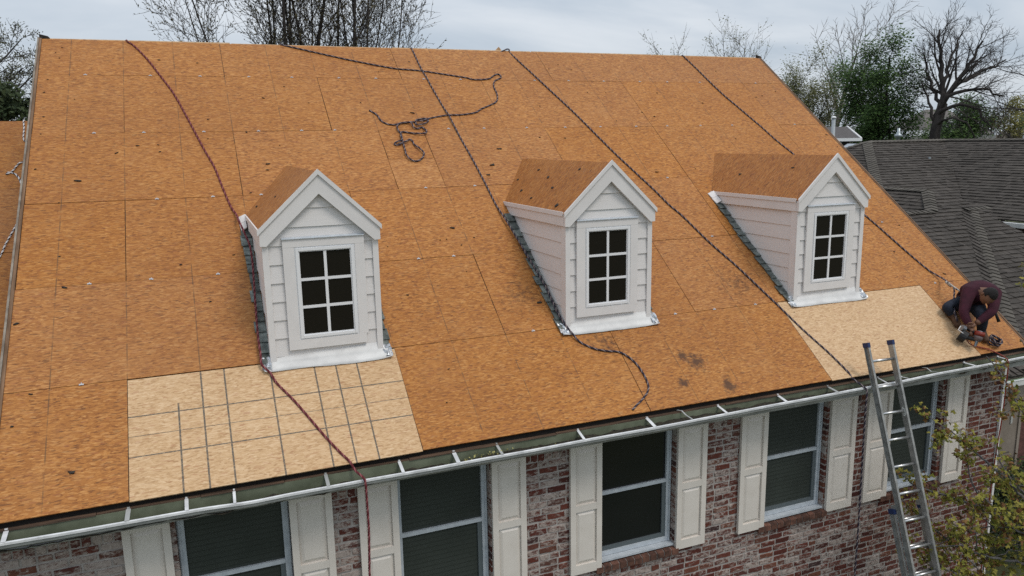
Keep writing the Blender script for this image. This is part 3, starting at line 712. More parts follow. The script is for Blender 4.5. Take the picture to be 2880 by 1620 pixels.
    # short siding tail under the top end of the left eave
    if seed != 12:
        b = MB()
        for k_ in range(2):
            z0_ = 1.775 - .085 * k_; b.hexa([rw(xc - .640 + .01 * k_, 3.16 - .11 * k_, .012), rw(xc - .575, 3.16 - .11 * k_, .055), rw(xc - .575, 3.27 - .11 * k_, .06), rw(xc - .655 + .01 * k_, 3.27 - .11 * k_, .012), rw(xc - .640 + .01 * k_, 3.16 - .11 * k_, .026), rw(xc - .575, 3.16 - .11 * k_, .070), rw(xc - .575, 3.27 - .11 * k_, .066), rw(xc - .655 + .01 * k_, 3.27 - .11 * k_, .020)])
        obj('eave_return', b, M_TRIM, d)
    # apron flashing: bent sheet, wavy lower edge
    b = MB(); vs = []; fs = []; n = 26
    for i in range(n + 1):
        t = i / n; u = xc - HW - .085 + (2 * HW + .17) * t
        wv = .010 * noise.noise(V((u * 4, seed, 0))) + .006 * noise.noise(V((u * 13, seed, 2))); dn = .105 + .02 * noise.noise(V((u * 1.7, seed, 7)))
        edge = (abs(t - .5) * 2) ** 8
        vs += [V((u, YD - .0105, .775 + .002 * i % 2)) if .085 < (u - xc + HW + .085) < 2 * HW + .085 else rw(u, 1.20, .03), rw(u, 1.185, .028), rw(u, 1.19 - dn * .55, .016 + wv + .012 * edge), rw(u, 1.19 - dn, .012 + abs(wv) * 1.6 + .03 * edge)]
    for i in range(n):
        for k in range(3): a = i * 4 + k; fs.append((a, a + 1, a + 5, a + 4))
    b.add(vs, fs); o = obj('apron_flashing', b, M_FLASH, d, True); md = o.modifiers.new('thickness', 'SOLIDIFY'); md.thickness = .002
    return d
dormer(1.779, 'left dormer with red rope down its side', -.362, 11)
dormer(4.905, 'middle dormer with grey rope beside its left wall', -.412, 12)
dormer(8.078, 'right dormer near the kneeling roofer', -.395, 13)
random.seed(21)

# ================================================================== SCRAPS ON THE DECK
SCRAPS = [(-0.711,6.718),(-0.781,6.594),(-0.732,6.472),(-0.842,5.979),(0.429,6.47),(0.902,6.413),(1.965,5.864),(1.659,5.598),(2.234,5.484),(0.947,5.126),(1.377,4.855),(0.916,4.732),(1.742,4.574),(0.135,4.619),(0.362,4.631),(0.379,4.497),(-0.082,4.489),(1.557,4.215),(1.544,4.102),(-0.46,4.008),(-0.876,4.234),(-0.864,5.702),(-0.847,5.201),(-0.535,5.559),(-0.864,4.868),(3.868,6.548),(3.345,6.265),(6.143,6.43),(6.358,6.561),(6.538,6.411),(3.605,5.247),(5.607,5.407),(6.561,5.773),(6.894,5.777),(7.84,5.774),(7.469,5.131),(7.304,5.237),(6.742,5.019),(5.325,4.642),(5.719,4.616),(6.847,3.792),(2.934,5.5),(7.263,6.166),(9.398,6.453),(9.939,5.706),(10.321,5.85),(8.58,5.488),(9.786,5.665),(8.665,4.519),(10.127,4.295),(10.545,4.253),(7.529,3.834),(10.554,4.576),(-0.631,3.659),(1.305,3.694),(0.757,2.063),(0.511,2.61),(-0.594,2.846),(1.036,2.7),(-0.913,1.998),(-0.533,2.411),(3.536,2.901),(3.328,2.714),(3.408,2.722),(3.75,2.715),(3.559,2.606),(3.499,2.175),(2.744,1.905),(4.201,1.604),(2.922,0.864),(2.692,2.664),(10.345,2.371),(9.82,1.861),(10.551,2.823),(10.357,1.358),(7.451,1.024),(-0.415,0.343),(-0.746,1.179),(-0.866,0.868),(2.793,0.471),(4.62,4.40),(4.42,4.06),(4.30,3.86)]
BIG = {16: 1.0, 19: 1.6, 22: .8, 30: 1.3, 52: .9, 68: 1.8, 76: 1.5, 59: 1.3, 13: 1.0, 17: 1.3, 18: 1.1, 60: 1.2, 80: 1.6, 81: 1.9, 82: 1.5, 61: 1.4, 40: 1.2, 74: 1.1, 7: .9}
def scrap(u, v, s, rot):
    b = MB(); n = random.randint(5, 8); pts = []
    for i in range(n):
        a = 2 * math.pi * i / n; r = s * random.uniform(.45, 1.15)
        pts.append((u + r * math.cos(a) * 1.5 * math.cos(rot) - r * math.sin(a) * .6 * math.sin(rot), v + r * math.cos(a) * 1.5 * math.sin(rot) + r * math.sin(a) * .6 * math.cos(rot)))
    base = [rw(x, y, .0045) for x, y in pts]; top = [rw(x, y, .007 + s * random.uniform(.05, .45)) for x, y in pts]; c = rw(u, v, .010 + s * .3)
    k = len(base); vs = base + top + [c]
    b.add(vs, [(i, (i + 1) % k, k + (i + 1) % k, k + i) for i in range(k)] + [(k + i, k + (i + 1) % k, 2 * k) for i in range(k)] + [tuple(range(k - 1, -1, -1))])
    return b
for i, (u, v) in enumerate(SCRAPS):
    s = .017 * BIG.get(i, random.uniform(.45, .85))
    own = {(4.201, 1.604): 'larger torn felt scrap beside the lower left wall of the middle dormer', (-0.415, 0.343): 'slanted felt scrap on the old sheet left of the fresh printed sheet', (4.62, 4.40): 'felt scrap just above the top of the middle dormer roof', (3.605, 5.247): 'felt scrap just above the tangled grey rope pile', (-0.082, 4.489): 'felt scrap left of the upper red rope beside a nail row', (7.451, 1.024): 'felt scrap at the top edge of the fresh sheet below the right dormer'}.get((u, v))
    tag(obj('felt_scrap', scrap(u, v, s, random.uniform(-.5, .5)), M_FELT), own or 'small torn black felt scrap lying on the orange roof deck', 'scrap', 'torn felt scraps scattered on the roof deck')

for xc_, pts_ in ((1.779, ((.3, .9), (.45, 1.5))), (4.905, ((.10, .5), (.22, 1.1), (.14, 1.55), (.40, 1.5), (.33, .75), (.50, .28), (.47, 1.05), (.28, 1.9))), (8.078, ((.3, 1.4), (.18, .5)))):
    for dx_, dy_ in pts_:
        tilt_ = math.atan((2.515 - 1.985) / .562); sb_ = random.uniform(.012, .024); b = MB(); n_ = 6
        cen = V((xc_ - dx_, YD + dy_, 2.515 + .018 - dx_ * math.tan(tilt_))); e1_ = V((math.cos(tilt_), 0, math.sin(tilt_))); e2_ = V((0, 1, 0)); nn_ = V((-math.sin(tilt_), 0, math.cos(tilt_)))
        ring_ = [cen + e1_ * sb_ * random.uniform(.5, 1.3) * math.cos(i * 6.283 / n_) + e2_ * sb_ * random.uniform(.7, 2) * math.sin(i * 6.283 / n_) for i in range(n_)]
        b.add(ring_ + [p_ + nn_ * .008 for p_ in ring_] + [cen + nn_ * .012], [(i, (i + 1) % n_, n_ + (i + 1) % n_, n_ + i) for i in range(n_)] + [(n_ + i, n_ + (i + 1) % n_, 2 * n_) for i in range(n_)])
        tag(obj('felt_scrap', b, M_FELT), 'small black felt scrap lying on the OSB roof of a dormer', 'scrap', 'felt scraps on the dormer roofs')

# ================================================================== ROPES
def smooth(pts, step):                         # Catmull-Rom through the points, even spacing
    P = [V(p) for p in pts]; P = [P[0] * 2 - P[1]] + P + [P[-1] * 2 - P[-2]]; out = []
    for i in range(1, len(P) - 2):
        a, b_, c, d = P[i - 1], P[i], P[i + 1], P[i + 2]; n = max(2, int((c - b_).length / step))
        for k in range(n):
            t = k / n
            out.append(.5 * ((2 * b_) + (c - a) * t + (2 * a - 5 * b_ + 4 * c - d) * t * t + (3 * b_ - a - 3 * c + d) * t * t * t))
    out.append(P[-2]); return out
def rope_mesh(pts, mats, r=.0062, pitch=.085, strands=(0, 0, 1), smoothed=False):
    path = pts if smoothed else smooth(pts, .012); b = MB(); off = .0060
    ref = None; frames = []; s = 0; last = path[0]
    for i, p in enumerate(path):
        t = path[min(i + 1, len(path) - 1)] - path[max(i - 1, 0)]
        t = t.normalized() if t.length > 1e-9 else V((1, 0, 0))
        if ref is None: ref = V((0, 0, 1)) if abs(t.z) < .9 else V((1, 0, 0))
        a = ref - t * ref.dot(t)
        if a.length < 1e-3: a = t.orthogonal()
        a.normalize(); ref = a; s += (p - last).length; last = p
        frames.append((p, a, t.cross(a), s))
    ns = len(strands)
    for q, mi in enumerate(strands):
        b.tube([p + (a * math.cos(2 * math.pi * (s / pitch + q / ns)) + c * math.sin(2 * math.pi * (s / pitch + q / ns))) * off for p, a, c, s in frames], r, 5, mi)
    return b.mesh('rope', mats, True)
def rope(name, pts, mats, label, strands=(0, 0, 1), group='roofing safety ropes', r=.0062, sm_=False):
    return tag(bpy_link(name, rope_mesh(pts, mats, r, strands=strands, smoothed=sm_)), label, 'rope', group)
def bpy_link(name, me):
    o = bpy.data.objects.new(name, me); S.collection.objects.link(o); return o
H = .013
L = lambda uv, h=H: [rw(u, v, h) for u, v in uv]
r1 = [V((.0, 5.60, 4.12)), V((.04, 5.535, 4.195))] + L([(0.059,6.89),(0.13,6.8),(0.285,6.48),(0.447,6.046),(0.574,5.686),(0.679,5.283),(0.765,4.923),(0.86,4.525),(0.953,4.168),(1.012,3.804),(1.07,3.48)]) + \
     [rw(1.118, 3.28, .05)] + L([(1.126,3.133)], .11) + L([(1.174,2.927),(1.205,2.738)], .08) + L([(1.205,2.498),(1.192,2.248),(1.176,1.973),(1.154,1.539),(1.151,1.291)], .07) + L([(1.15, 1.16)], .06) + \
     L([(1.216,1.071)], .03) + L([(1.262,0.956),(1.369,0.77),(1.453,0.606),(1.552,0.399),(1.623,0.257),(1.709,0.102),(1.765,0.01)]) + \
     [V((1.80, -.05, -.055)), V((1.85, -.15, -.092)), V((1.862, -.172, -.14)), V((1.866, -.172, -.34)), V((1.868, -.170, -.59)), V((1.858, -.172, -.85)), V((1.852, -.170, -1.04)), V((1.850, -.172, -1.6)), V((1.856, -.171, -2.4)), V((1.86, -.17, -3.3))]
rope('rope', r1, [M_ROPER, M_ROPER2], 'dark red rope running from ridge past the left dormer and over the gutter')
r2 = [V((2.0, 5.60, 4.12)), V((2.07, 5.53, 4.195))] + L([(2.124,6.90),(2.867,6.599),(3.194,6.481),(3.601,6.353),(3.992,6.3),(4.379,6.204),(4.633,6.139),(4.785,6.082),(5.008,6.111),(5.125,6.204),(5.214,6.243),(5.234,6.17),(5.183,6.115),(5.083,6.041),(5.027,5.898),(5.013,5.69),(4.947,5.519),(4.81,5.419),(4.661,5.337),(4.53,5.24),(4.295,5.188),(4.097,5.181)])
pile = [(3.809,5.106),(3.682,5.023),(3.601,5.032),(3.632,5.074),(3.745,5.107),(3.781,5.038),(3.696,4.955),(3.599,4.94),(3.578,5.024),(3.43,5.01),(3.361,4.977),(3.311,4.912),(3.307,4.83),(3.332,4.764),(3.317,4.588),(3.301,4.415),(3.292,4.292),(3.33,4.206),(3.402,4.18),(3.482,4.223),(3.534,4.313),(3.502,4.424),(3.455,4.52),(3.453,4.592),(3.422,4.632),(3.371,4.586),(3.314,4.556),(3.226,4.519),(3.193,4.544),(3.231,4.582),(3.305,4.604),(3.316,4.716),(3.352,4.804),(3.459,4.785),(3.573,4.75),(3.665,4.748),(3.695,4.805),(3.661,4.897),(3.583,4.873),(3.536,4.891),(3.517,4.983),(3.428,5.001),(3.289,4.97),(3.192,4.989),(3.127,5.064),(3.095,5.199),(3.015,5.302)]
r2 += [rw(u, v, H + (.022 * (.5 + .5 * math.sin(i * 1.3)) if 0 < i < 42 else 0)) for i, (u, v) in enumerate(pile)]
rope('rope', r2, [M_ROPEA, M_ROPEB], 'loose grey rope tangled in a pile on the middle of the roof deck')
r3 = [V((3.98, 5.60, 4.12)), V((3.995, 5.53, 4.195))] + L([(4.0,6.88),(4.01,6.372)]) + L([(4.03, 6.15)]) + L([(4.047,5.884),(4.084,5.42)]) + L([(4.10, 5.2), (4.106, 5.15)], .034) + L([(4.139,4.644),(4.17,4.236),(4.192,3.82),(4.202,3.53),(4.210,3.273)]) + L([(4.23,2.925),(4.254,2.684),(4.277,2.451),(4.3,2.223),(4.322,2.003),(4.335,1.788),(4.335,1.602),(4.335,1.421)], .05) + L([(4.341,1.303),(4.362,1.18)], .055) + L([(4.40, 1.08)], .04) + L([(4.455,0.985),(4.575,0.877),(4.714,0.819),(4.861,0.778),(4.956,0.661),(5.0,0.508),(4.997,0.332),(4.95,0.235),(4.844,0.15),(4.755,0.098),(4.675,0.046)])
rope('rope', r3, [M_ROPEA, M_ROPEB], 'grey rope passing the middle dormer and curling to a free end above the gutter')
r4 = [V((5.435, 5.50, 4.150)), V((5.505, 5.52, 4.185)), V((5.598, 5.53, 4.222)), V((5.634, 5.53, 4.208)), V((5.622, 5.51, 4.175))] + L([(5.678,6.653),(5.806,6.239),(5.957,5.732),(6.102,5.246),(6.228,4.747),(6.348,4.269),(6.476,3.841),(6.616,3.374),(6.686,3.091),(6.781,2.841),(6.919,2.323),(7.077,1.875),(7.209,1.414),(7.275,1.181),(7.388,0.752),(7.519,0.36),(7.593,0.05)]) + \
     [V((7.60, 0.0, -.005)), V((7.640, -.10, -.065)), V((7.66, -.155, -.098)), V((7.67, -.175, -.15)), V((7.668, -.176, -.38)), V((7.674, -.174, -.78)), V((7.681, -.176, -1.2)), V((7.687, -.174, -1.62)), V((7.688, -.176, -1.96)), V((7.690, -.174, -2.5)), V((7.695, -.175, -3.4))]
rope('rope', r4, [M_ROPEA, M_ROPEB], 'long grey rope from the ridge scrap diagonally down between middle and right dormers')
r5 = [V((8.93, 5.60, 4.12)), V((8.95, 5.53, 4.195))] + L([(8.964,6.89),(9.019,6.526),(9.067,6.116),(9.124,5.739),(9.202,5.412),(9.278,5.094),(9.352,4.783),(9.413,4.464),(9.495,4.186),(9.54,4.0),(9.66,3.4),(9.75,3.0),(9.852,2.666),(9.935,2.298),(10.03,1.828),(10.12,1.462)]) + [rw(10.16, 1.25, .06), at(2668, 795, 10.36), at(2678, 803, 10.32), at(2692, 815, 10.25)]
rope('rope', r5, [M_ROPEA, M_ROPEB], "taut grey lifeline running from ridge to the roofer's harness")
r6 = [OFFW + V((-1.45, 5.82, 4.30)), OFFW + V((-1.46, 5.775, 4.375))] + [rw(u, v, .013) + OFFW for u, v in [(-1.465,7.20),(-1.449,7.035),(-1.441,6.798),(-1.402,6.706),(-1.349,6.513),(-1.384,6.302),(-1.46,6.244),(-1.528,6.079),(-1.589,6.022),(-1.572,6.057),(-1.498,6.03),(-1.44,5.932),(-1.397,5.766),(-1.318,5.42),(-1.355,5.204),(-1.405,5.016),(-1.454,4.832),(-1.501,4.654),(-1.544,4.441),(-1.7,3.9)]]
rope('rope', r6, [M_ROPEA, M_ROPEW], 'blue and white rope kinked on the lower roof wing at far left', (0, 1, 1))

# ================================================================== LADDER
P0 = V((7.773, -.105, .191)); dl = V((.019, -math.sin(.318), -math.cos(.318))).normalized(); wv = V((math.cos(-.051), math.sin(-.051), -.007))
nl = wv.cross(dl).normalized()
if nl.y > 0: nl = -nl                           # nl points away from the wall
ladder = thing('extension_ladder', (P0 + dl * 3.9).to_tuple(), 'aluminium extension ladder with blue end caps leaning on the gutter', 'ladder')
def rail(base, s0, s1, side, w=.028, dpt=.075, name='rail'):
    b = MB(); a, c = base + dl * s0, base + dl * s1
    # channel section: web and two flanges
    for (x0, x1, y0, y1) in ((0, .006, -dpt / 2, dpt / 2), (.006, w, -dpt / 2, -dpt / 2 + .006), (.006, w, dpt / 2 - .006, dpt / 2)):
        b.hexa([p + wv * side * x + nl * y for p in (c, a) for x, y in ((x0, y0), (x1, y0), (x1, y1), (x0, y1))])
    return obj(name, b, M_ALU, ladder)
WL = .33
S1 = 1.98
def section(P, s0, s1, gapw, fr, to, tname):
    rails = []
    for side, o_ in ((-1, V((0, 0, 0))), (1, wv * gapw)):
        rl = rail(P + o_, s0, s1, side)
        b = MB(); t = P + o_ + dl * (s0 - .004); 
        b.hexa([q + wv * side * x + nl * y for q in (t + dl * .05, t - dl * .006) for x, y in ((-.003, -.042), (.032, -.042), (.032, .042), (-.003, .042))]); obj('end_cap', b, M_BLUE, rl)
        rails.append(rl)
    for i in range(fr, to):
        b = MB(); q = P + dl * (.3048 * i); b.tube([q, q + wv * gapw], .0165, 10); obj('rung', b, M_RUNG, ladder, True)
    return rails
rr_ = section(P0, -.21, 2.9, WL, 0, 10, 'fly')
PB = P0 - wv * .033 - nl * .078
section(PB, 1.70, 3.93, WL + .066, 6, 13, 'base')
# sticker on the right rail of the upper section
b = MB(); cst = P0 + wv * (WL - .0015) + dl * .62; n = 16
b.add([cst + dl * (.055 * math.cos(6.283 * i / n)) + nl * (.026 * math.sin(6.283 * i / n)) for i in range(n)], [tuple(range(n))]); st_ = obj('sticker', b, mat('white_sticker', (0.62, 0.63, 0.60), 0.5), rr_[1])
b = MB()
for k in range(4): 
    q = cst - wv * .0012 + dl * (-.03 + .02 * k); b.add([q + nl * -.014, q + nl * .012 + dl * .004, q + nl * .012 + dl * .009, q + nl * -.014 + dl * .005], [(0, 1, 2, 3)])
obj('sticker_marks', b, M_FELT, rr_[1])
b = MB(); q = P0 + dl * 1.65
for o_ in (-wv * .02, wv * (WL + .02)):
    b.hexa([q + o_ + wv * x + nl * y + dl * z for z in (.05, 0) for x, y in ((-.02, -.095), (.02, -.095), (.02, -.04), (-.02, -.04))])
obj('guide_bracket', b, M_ALU, ladder)

# ================================================================== NEIGHBOUR HOUSE
K = 1.4
def Q(x, y, z): return CAM + (V((x, y, z)) - CAM) * K
nb = thing('neighbour_house', Q(13, 2, -1.65).to_tuple(), 'low house with brown grey shingled hip roofs to the right of the brick house', 'house')
nb.location.z = GZ
def clip_poly(poly, a, bq, c):                 # keep a*x + b*y <= c
    out = []
    for i in range(len(poly)):
        p, q = poly[i], poly[(i + 1) % len(poly)]; dp, dq = a * p[0] + bq * p[1] - c, a * q[0] + bq * q[1] - c
        if dp <= 0: out.append(p)
        if (dp < 0 < dq) or (dq < 0 < dp): t = dp / (dp - dq); out.append((p[0] + (q[0] - p[0]) * t, p[1] + (q[1] - p[1]) * t))
    return out
tabs = []
def roof_plane(pts, up, expo=.150, tab=.18, base_only=False):
    pts = [V(p) for p in pts]; o = pts[0]
    n = (pts[1] - pts[0]).cross(pts[2] - pts[0]).normalized()
    if n.z < 0: n = -n
    vv = (V(up) - n * V(up).dot(n)).normalized(); uu = vv.cross(n).normalized()
    P2 = [((p - o).dot(uu), (p - o).dot(vv)) for p in pts]
    area = sum(P2[i][0] * P2[(i + 1) % len(P2)][1] - P2[(i + 1) % len(P2)][0] * P2[i][1] for i in range(len(P2)))
    if area < 0: P2 = P2[::-1]
    from mathutils.geometry import tessellate_polygon
    tris = [[P2[i] for i in t] for t in tessellate_polygon([[V((x, y, 0)) for x, y in P2]])]
    tris = [t if (t[1][0] - t[0][0]) * (t[2][1] - t[0][1]) - (t[2][0] - t[0][0]) * (t[1][1] - t[0][1]) > 0 else t[::-1] for t in tris]
    b = MB()
    for t in tris: b.prism([o + uu * x + vv * y - n * .002 for x, y in t], -n * .02)
    obj('roof_deck', b, M_ROOFB, nb)
    lo, hi = min(y for x, y in P2), max(y for x, y in P2); y = lo; row = 0
    while y < hi:
        xs_ = [x for x, q in P2]; x = min(xs_) - random.uniform(0, tab)
        while x < max(xs_):
            w = tab * random.choice([.55, .8, 1.0, 1.25])
            rect = [(x + .003, y), (x + w - .003, y), (x + w - .003, y + expo * 1.02), (x + .003, y + expo * 1.02)]
            full = rect; th = random.choice([.014, .018, .024, .030])
            for tr_ in tris:
                rect = full
                for i in range(3):
                    p, q = tr_[i], tr_[(i + 1) % 3]; ax, ay = q[1] - p[1], -(q[0] - p[0])
                    rect = clip_poly(rect, ax, ay, ax * p[0] + ay * p[1])
                    if len(rect) < 3: break
                if len(rect) < 3: continue
                bot = [o + uu * a + vv * c for a, c in rect]; top = [o + uu * a + vv * c + n * (.003 + th * (1 - .9 * (c - y) / expo)) for a, c in rect]
                tabs.append((bot, top))
            x += w
        y += expo; row += 1
    return n
t_ = .4163
A_ = V((13.689, 5.749, 2.600)); H_ = V((12.03, 3.87, 1.818)); B_ = V((15.913, 5.749, 2.600)); R2 = V((12.03, 2.85, 1.818)); H3 = V((11.40, 2.22, 1.556))
dvl = 3.75
VT = V((12.00, 2.17, 1.535)); H5 = V((12.224, 2.17, 1.535))
vb_ = 3.29
# main front plane, with the hip on its left and the valley on its right
q = lambda p: Q(*p)
sl = (A_ - H_); 
VB = B_ + V((-3.0, -3.0, -3.0 * t_))
roof_plane([q(A_), q(H_), q(H_ + V((.9, -.95, -.40))), q(VB), q(B_)], (0, 1, 0.4))
# left-facing plane: hip side of the main roof and the side of the wing
dn = V((-1.9, 0, -1.9 * (A_.z - H_.z) / (A_.x - H_.x)))
roof_plane([q(A_), q(H_), q(R2), q(H3 + V((-.02, 0, 0))), q(H3 + V((-1.3, -.0, -.6))), q(A_ + V((-2.6, 2.6, -1.22)))], (1, 0, .45))
# right wing plane facing left
roof_plane([q(B_), q(VB + V((.1, .1, .0))), q(V((12.97, -1.0, 1.33))), q(V((15.913, -1.0, 2.6)))], (1, 0, t_))
# front wing: plane facing the street
roof_plane([q(R2), q(H3), q(V((8.6, 2.22, 1.556))), q(V((5.4, -1.10, .18))), q(V((8.72, -1.11, .16))), q(VT), q(V((12.66, 2.22, 1.556)))], (0, 1, t_))
# projecting bay: left-facing strip, then its street face
roof_plane([q(VT), q(V((8.72, -1.11, .16))), q(V((8.93, -1.11, .16))), q(H5)], (1, 0, t_))
roof_plane([q(H5), q(H5 + V((-3.29, -3.29, -1.37))), q(H5 + V((.28, -3.29, -1.37))), q(H5 + V((.21, -.72, -.30))), q(H5 + V((.17, -.04, -.017)))], (0, 1, t_))
def tab_size(tb):
    c = sum(tb[1], V((0, 0, 0))) / len(tb[1]); d = c - CAM; dep = d.dot(RF)
    px = 1440 + FPX * d.dot(RX) / dep; py = 810 + FPX * d.dot(RD) / dep
    if not (2380 < px < 2900 and 380 < py < 1150): return 0
    if py > 470 and (px - 2417) / (py - 470) < 463 / 493: return 0      # behind the orange roof
    n = (tb[1][1] - tb[1][0]).cross(tb[1][2] - tb[1][0]).length
    return n / dep ** 2
tabs.sort(key=tab_size, reverse=True); mass = MB()
def tab_mesh(b, bot, top):
    k = len(top); b.add(list(bot) + list(top), [tuple(range(k, 2 * k))] + [(i, (i + 1) % k, k + (i + 1) % k, k + i) for i in range(k)])
for i, (bot, top) in enumerate(tabs):
    if i < 295:
        b = MB(); tab_mesh(b, bot, top); obj('shingle', b, M_SHG, nb)
    else: tab_mesh(mass, bot, top)
o = obj('shingle_courses', mass, M_SHG, nb); o['kind'] = 'stuff'
def caps(a, c, step=.155, w=.13):
    a, c = q(a), q(c); d = c - a; n = int(d.length / step); d.normalize(); sd_ = d.cross(V((0, 0, 1))).normalized(); up = sd_.cross(d).normalized()
    if up.z < 0: up = -up
    for i in range(n):
        p0, p1 = a + d * (step * i), a + d * (step * (i + 1.25)); l0, l1 = .048, .026; b = MB()
        vs = [p0 + up * l1, p1 + up * l0, p0 + sd_ * w - V((0, 0, .032)) + up * .02, p1 + sd_ * w - V((0, 0, .032)) + up * .042, p0 - sd_ * w - V((0, 0, .032)) + up * .02, p1 - sd_ * w - V((0, 0, .032)) + up * .042]
        lo = [v - up * .014 for v in vs]
        b.add(vs + lo, [(0, 2, 3, 1), (0, 1, 5, 4), (1, 3, 9, 7), (5, 1, 7, 11), (2, 8, 9, 3), (4, 5, 11, 10)]); obj('ridge_cap', b, M_CAPS, nb)
caps(A_, B_); caps(A_, H_); caps(V((15.913, 5.7, 2.6)), V((15.913, 2.6, 2.6))); caps(H_, R2); caps(R2, H3); caps(H3, V((9.6, 2.22, 1.56))); caps(V((12.66, 2.22, 1.556)), V((12.0, 2.2, 1.55))); caps(H5, H5 + V((-3.29, -3.29, -1.37)))
caps(A_, A_ + V((-2.2, 2.2, -1.04)))
# gutters, walls, door of the neighbour
M_GW = noisy('white_aluminium_gutter', (0.55, 0.56, 0.55), (0.68, 0.68, 0.66), 6.0, 0.4)
b = MB(); p = Q(12.97, 2.6, 1.33); p2 = Q(12.97, -1.0, 1.33)
b.box(p.x - .12, p.x, p2.y, p.y, p.z - .12, p.z - .02); obj('gutter', b, M_GW, nb)
b = MB(); b.box(p.x + .35, p.x + .45, p2.y, p.y + 1.2, GZ, p.z - .06); obj('wing_wall', b, noisy('dark_brown_brick', (0.07, 0.05, 0.045), (0.12, 0.09, 0.08), 10.0, 0.9), nb)  # dark brown wall below the wing gutter
e0 = Q(5.4, -1.10, .18); e1 = Q(8.93, -1.11, .16)
b = MB(); b.box(e0.x, e1.x + .3, e0.y - .14, e0.y - .13, e0.z - .13, e0.z - .05); b.box(e0.x, e1.x + .3, e0.y - .145, e0.y - .115, e0.z - .05, e0.z - .04); obj('gutter', b, M_GW, nb)
b = MB(); b.box(e0.x, e1.x + .3, e0.y - .128, e0.y - .02, e0.z - .13, e0.z - .07); obj('gutter_back', b, noisy('green_gutter_inside', (0.16, 0.24, 0.15), (0.26, 0.34, 0.24), 5.0, 0.5), nb)
M_DOOR = noisy('tan_door_paint', (0.20, 0.165, 0.135), (0.25, 0.21, 0.175), 5.0, 0.6)
yw_ = e0.y + .30; dx0, dx1 = 11.96, 12.70
b = MB(); b.box(10.9, 13.8, yw_ + .05, yw_ + .15, GZ, e0.z - .02); obj('wall', b, noisy('dark_red_brick', (0.07, 0.03, 0.025), (0.14, 0.06, 0.05), 18.0, 0.9), nb)
b = MB(); b.box(dx0, dx1, yw_ + .01, yw_ + .048, -3.45, -1.42)
dr = obj('door', b, M_DOOR, nb)
b = MB(); b.box(dx0 - .06, dx0 - .001, yw_ - .01, yw_ + .049, -3.5, -1.36); b.box(dx1 + .001, dx1 + .06, yw_ - .01, yw_ + .049, -3.5, -1.36); b.box(dx0, dx1, yw_ - .01, yw_ + .049, -1.419, -1.36); b.box(dx0 - .06, dx1 + .06, yw_ + .0, yw_ + .048, -1.359, -.98); obj('door_frame', b, noisy('tan_trim', (0.25, 0.21, 0.175), (0.30, 0.255, 0.215), 5.0, 0.6), dr)
for zz in ((-3.3, -2.5), (-2.35, -1.6)):
    b = MB(); bevel_panel(b, dx0 + .12, dx1 - .12, zz[0], zz[1], yw_ + .0095, .012, .03); obj('door_panel', b, M_DOOR, dr)
b = MB(); hp = V((12.51, yw_ - .012, -1.76)); b.box(hp.x - .02, hp.x + .02, yw_ - .02, yw_ + .009, hp.z - .07, hp.z + .06); obj('handle_plate', b, mat('pale_handle_plate', (0.42, 0.42, 0.40), 0.4), dr)
random.seed(33)
# plumbing vent on the roof plane
vp = at(2612, 470, 21.9)
b = MB(); b.tube([vp, vp + V((0, 0, .28))], .04, 10); ve = obj('vent_pipe', b, mat('grey_pvc', (0.30, 0.34, 0.36), 0.5), nb)
b = MB(); bb = vp + V((0, -.06, .0)); b.hexa([bb + V((-.14, -.16, -.075)), bb + V((.14, -.16, -.075)), bb + V((.14, .16, .06)), bb + V((-.14, .16, .06)), bb + V((-.14, -.16, -.055)), bb + V((.14, -.16, -.055)), bb + V((.14, .16, .08)), bb + V((-.14, .16, .08))]); obj('vent_flashing', b, mat('pale_metal', (0.5, 0.52, 0.53), 0.4, 0.4), ve)
# skylight
sc_ = at(2387, 416, 23.2); b = MB(); b.hexa([sc_ + V(x) for x in ((-.16, -.22, -.1), (.16, -.22, .05), (.16, .22, .05), (-.16, .22, -.1), (-.16, -.22, -.02), (.16, -.22, .13), (.16, .22, .13), (-.16, .22, -.02))]); sk = obj('skylight', b, mat('black_skylight_frame', (0.012, 0.012, 0.012), 0.5), nb)
b = MB(); b.hexa([sc_ + V(x) for x in ((-.12, -.17, -.01), (.12, -.17, .105), (.12, .17, .105), (-.12, .17, -.01), (-.12, -.17, .006), (.12, -.17, .121), (.12, .17, .121), (-.12, .17, .006))]); obj('skylight_glass', b, mat('skylight_glass', (0.30, 0.33, 0.36), 0.2), sk)
# gas flue behind the ridge
fl = at(2525, 402, 25.5); b = MB(); b.tube([fl - V((0, 0, .5)), fl + V((0, 0, .18)), fl + V((0, 0, .20)), fl + V((0, 0, .27)), fl + V((0, 0, .29)), fl + V((0, 0, .33)), fl + V((0, 0, .35)), fl + V((0, 0, .48))], [.07, .07, .12, .115, .07, .07, .05, .045], 12); obj('flue', b, noisy('galvanised_flue', (0.28, 0.32, 0.34), (0.40, 0.44, 0.46), 8.0, 0.4, 0.5), nb, True)

# ================================================================== ROOFER
SKIN = mat('brown_skin', (0.16, 0.075, 0.045), 0.55); SHIRT = noisy('maroon_shirt', (0.030, 0.004, 0.011), (0.050, 0.007, 0.018), 14.0, 0.9); JEANS = noisy('dark_navy_jeans', (0.008, 0.012, 0.022), (0.018, 0.024, 0.040), 18.0, 0.9)
BOOT = noisy('tan_leather_boot', (0.065, 0.032, 0.018), (0.115, 0.06, 0.034), 20.0, 0.8); HAIRM = noisy('black_hair', (0.006, 0.005, 0.005), (0.016, 0.013, 0.012), 60.0, 0.85, bump=0.004)
b4 = lambda x, y, d: at(2560 + x / 4.83, 740 + y / 4.83, d)
head, neck, chest, belly, pel = b4(1062, 445, 9.72), b4(1020, 390, 9.90), b4(955, 395, 10.08), b4(860, 440, 10.22), b4(800, 540, 10.30)
rs, ls = b4(785, 400, 10.03), b4(1150, 435, 9.93)
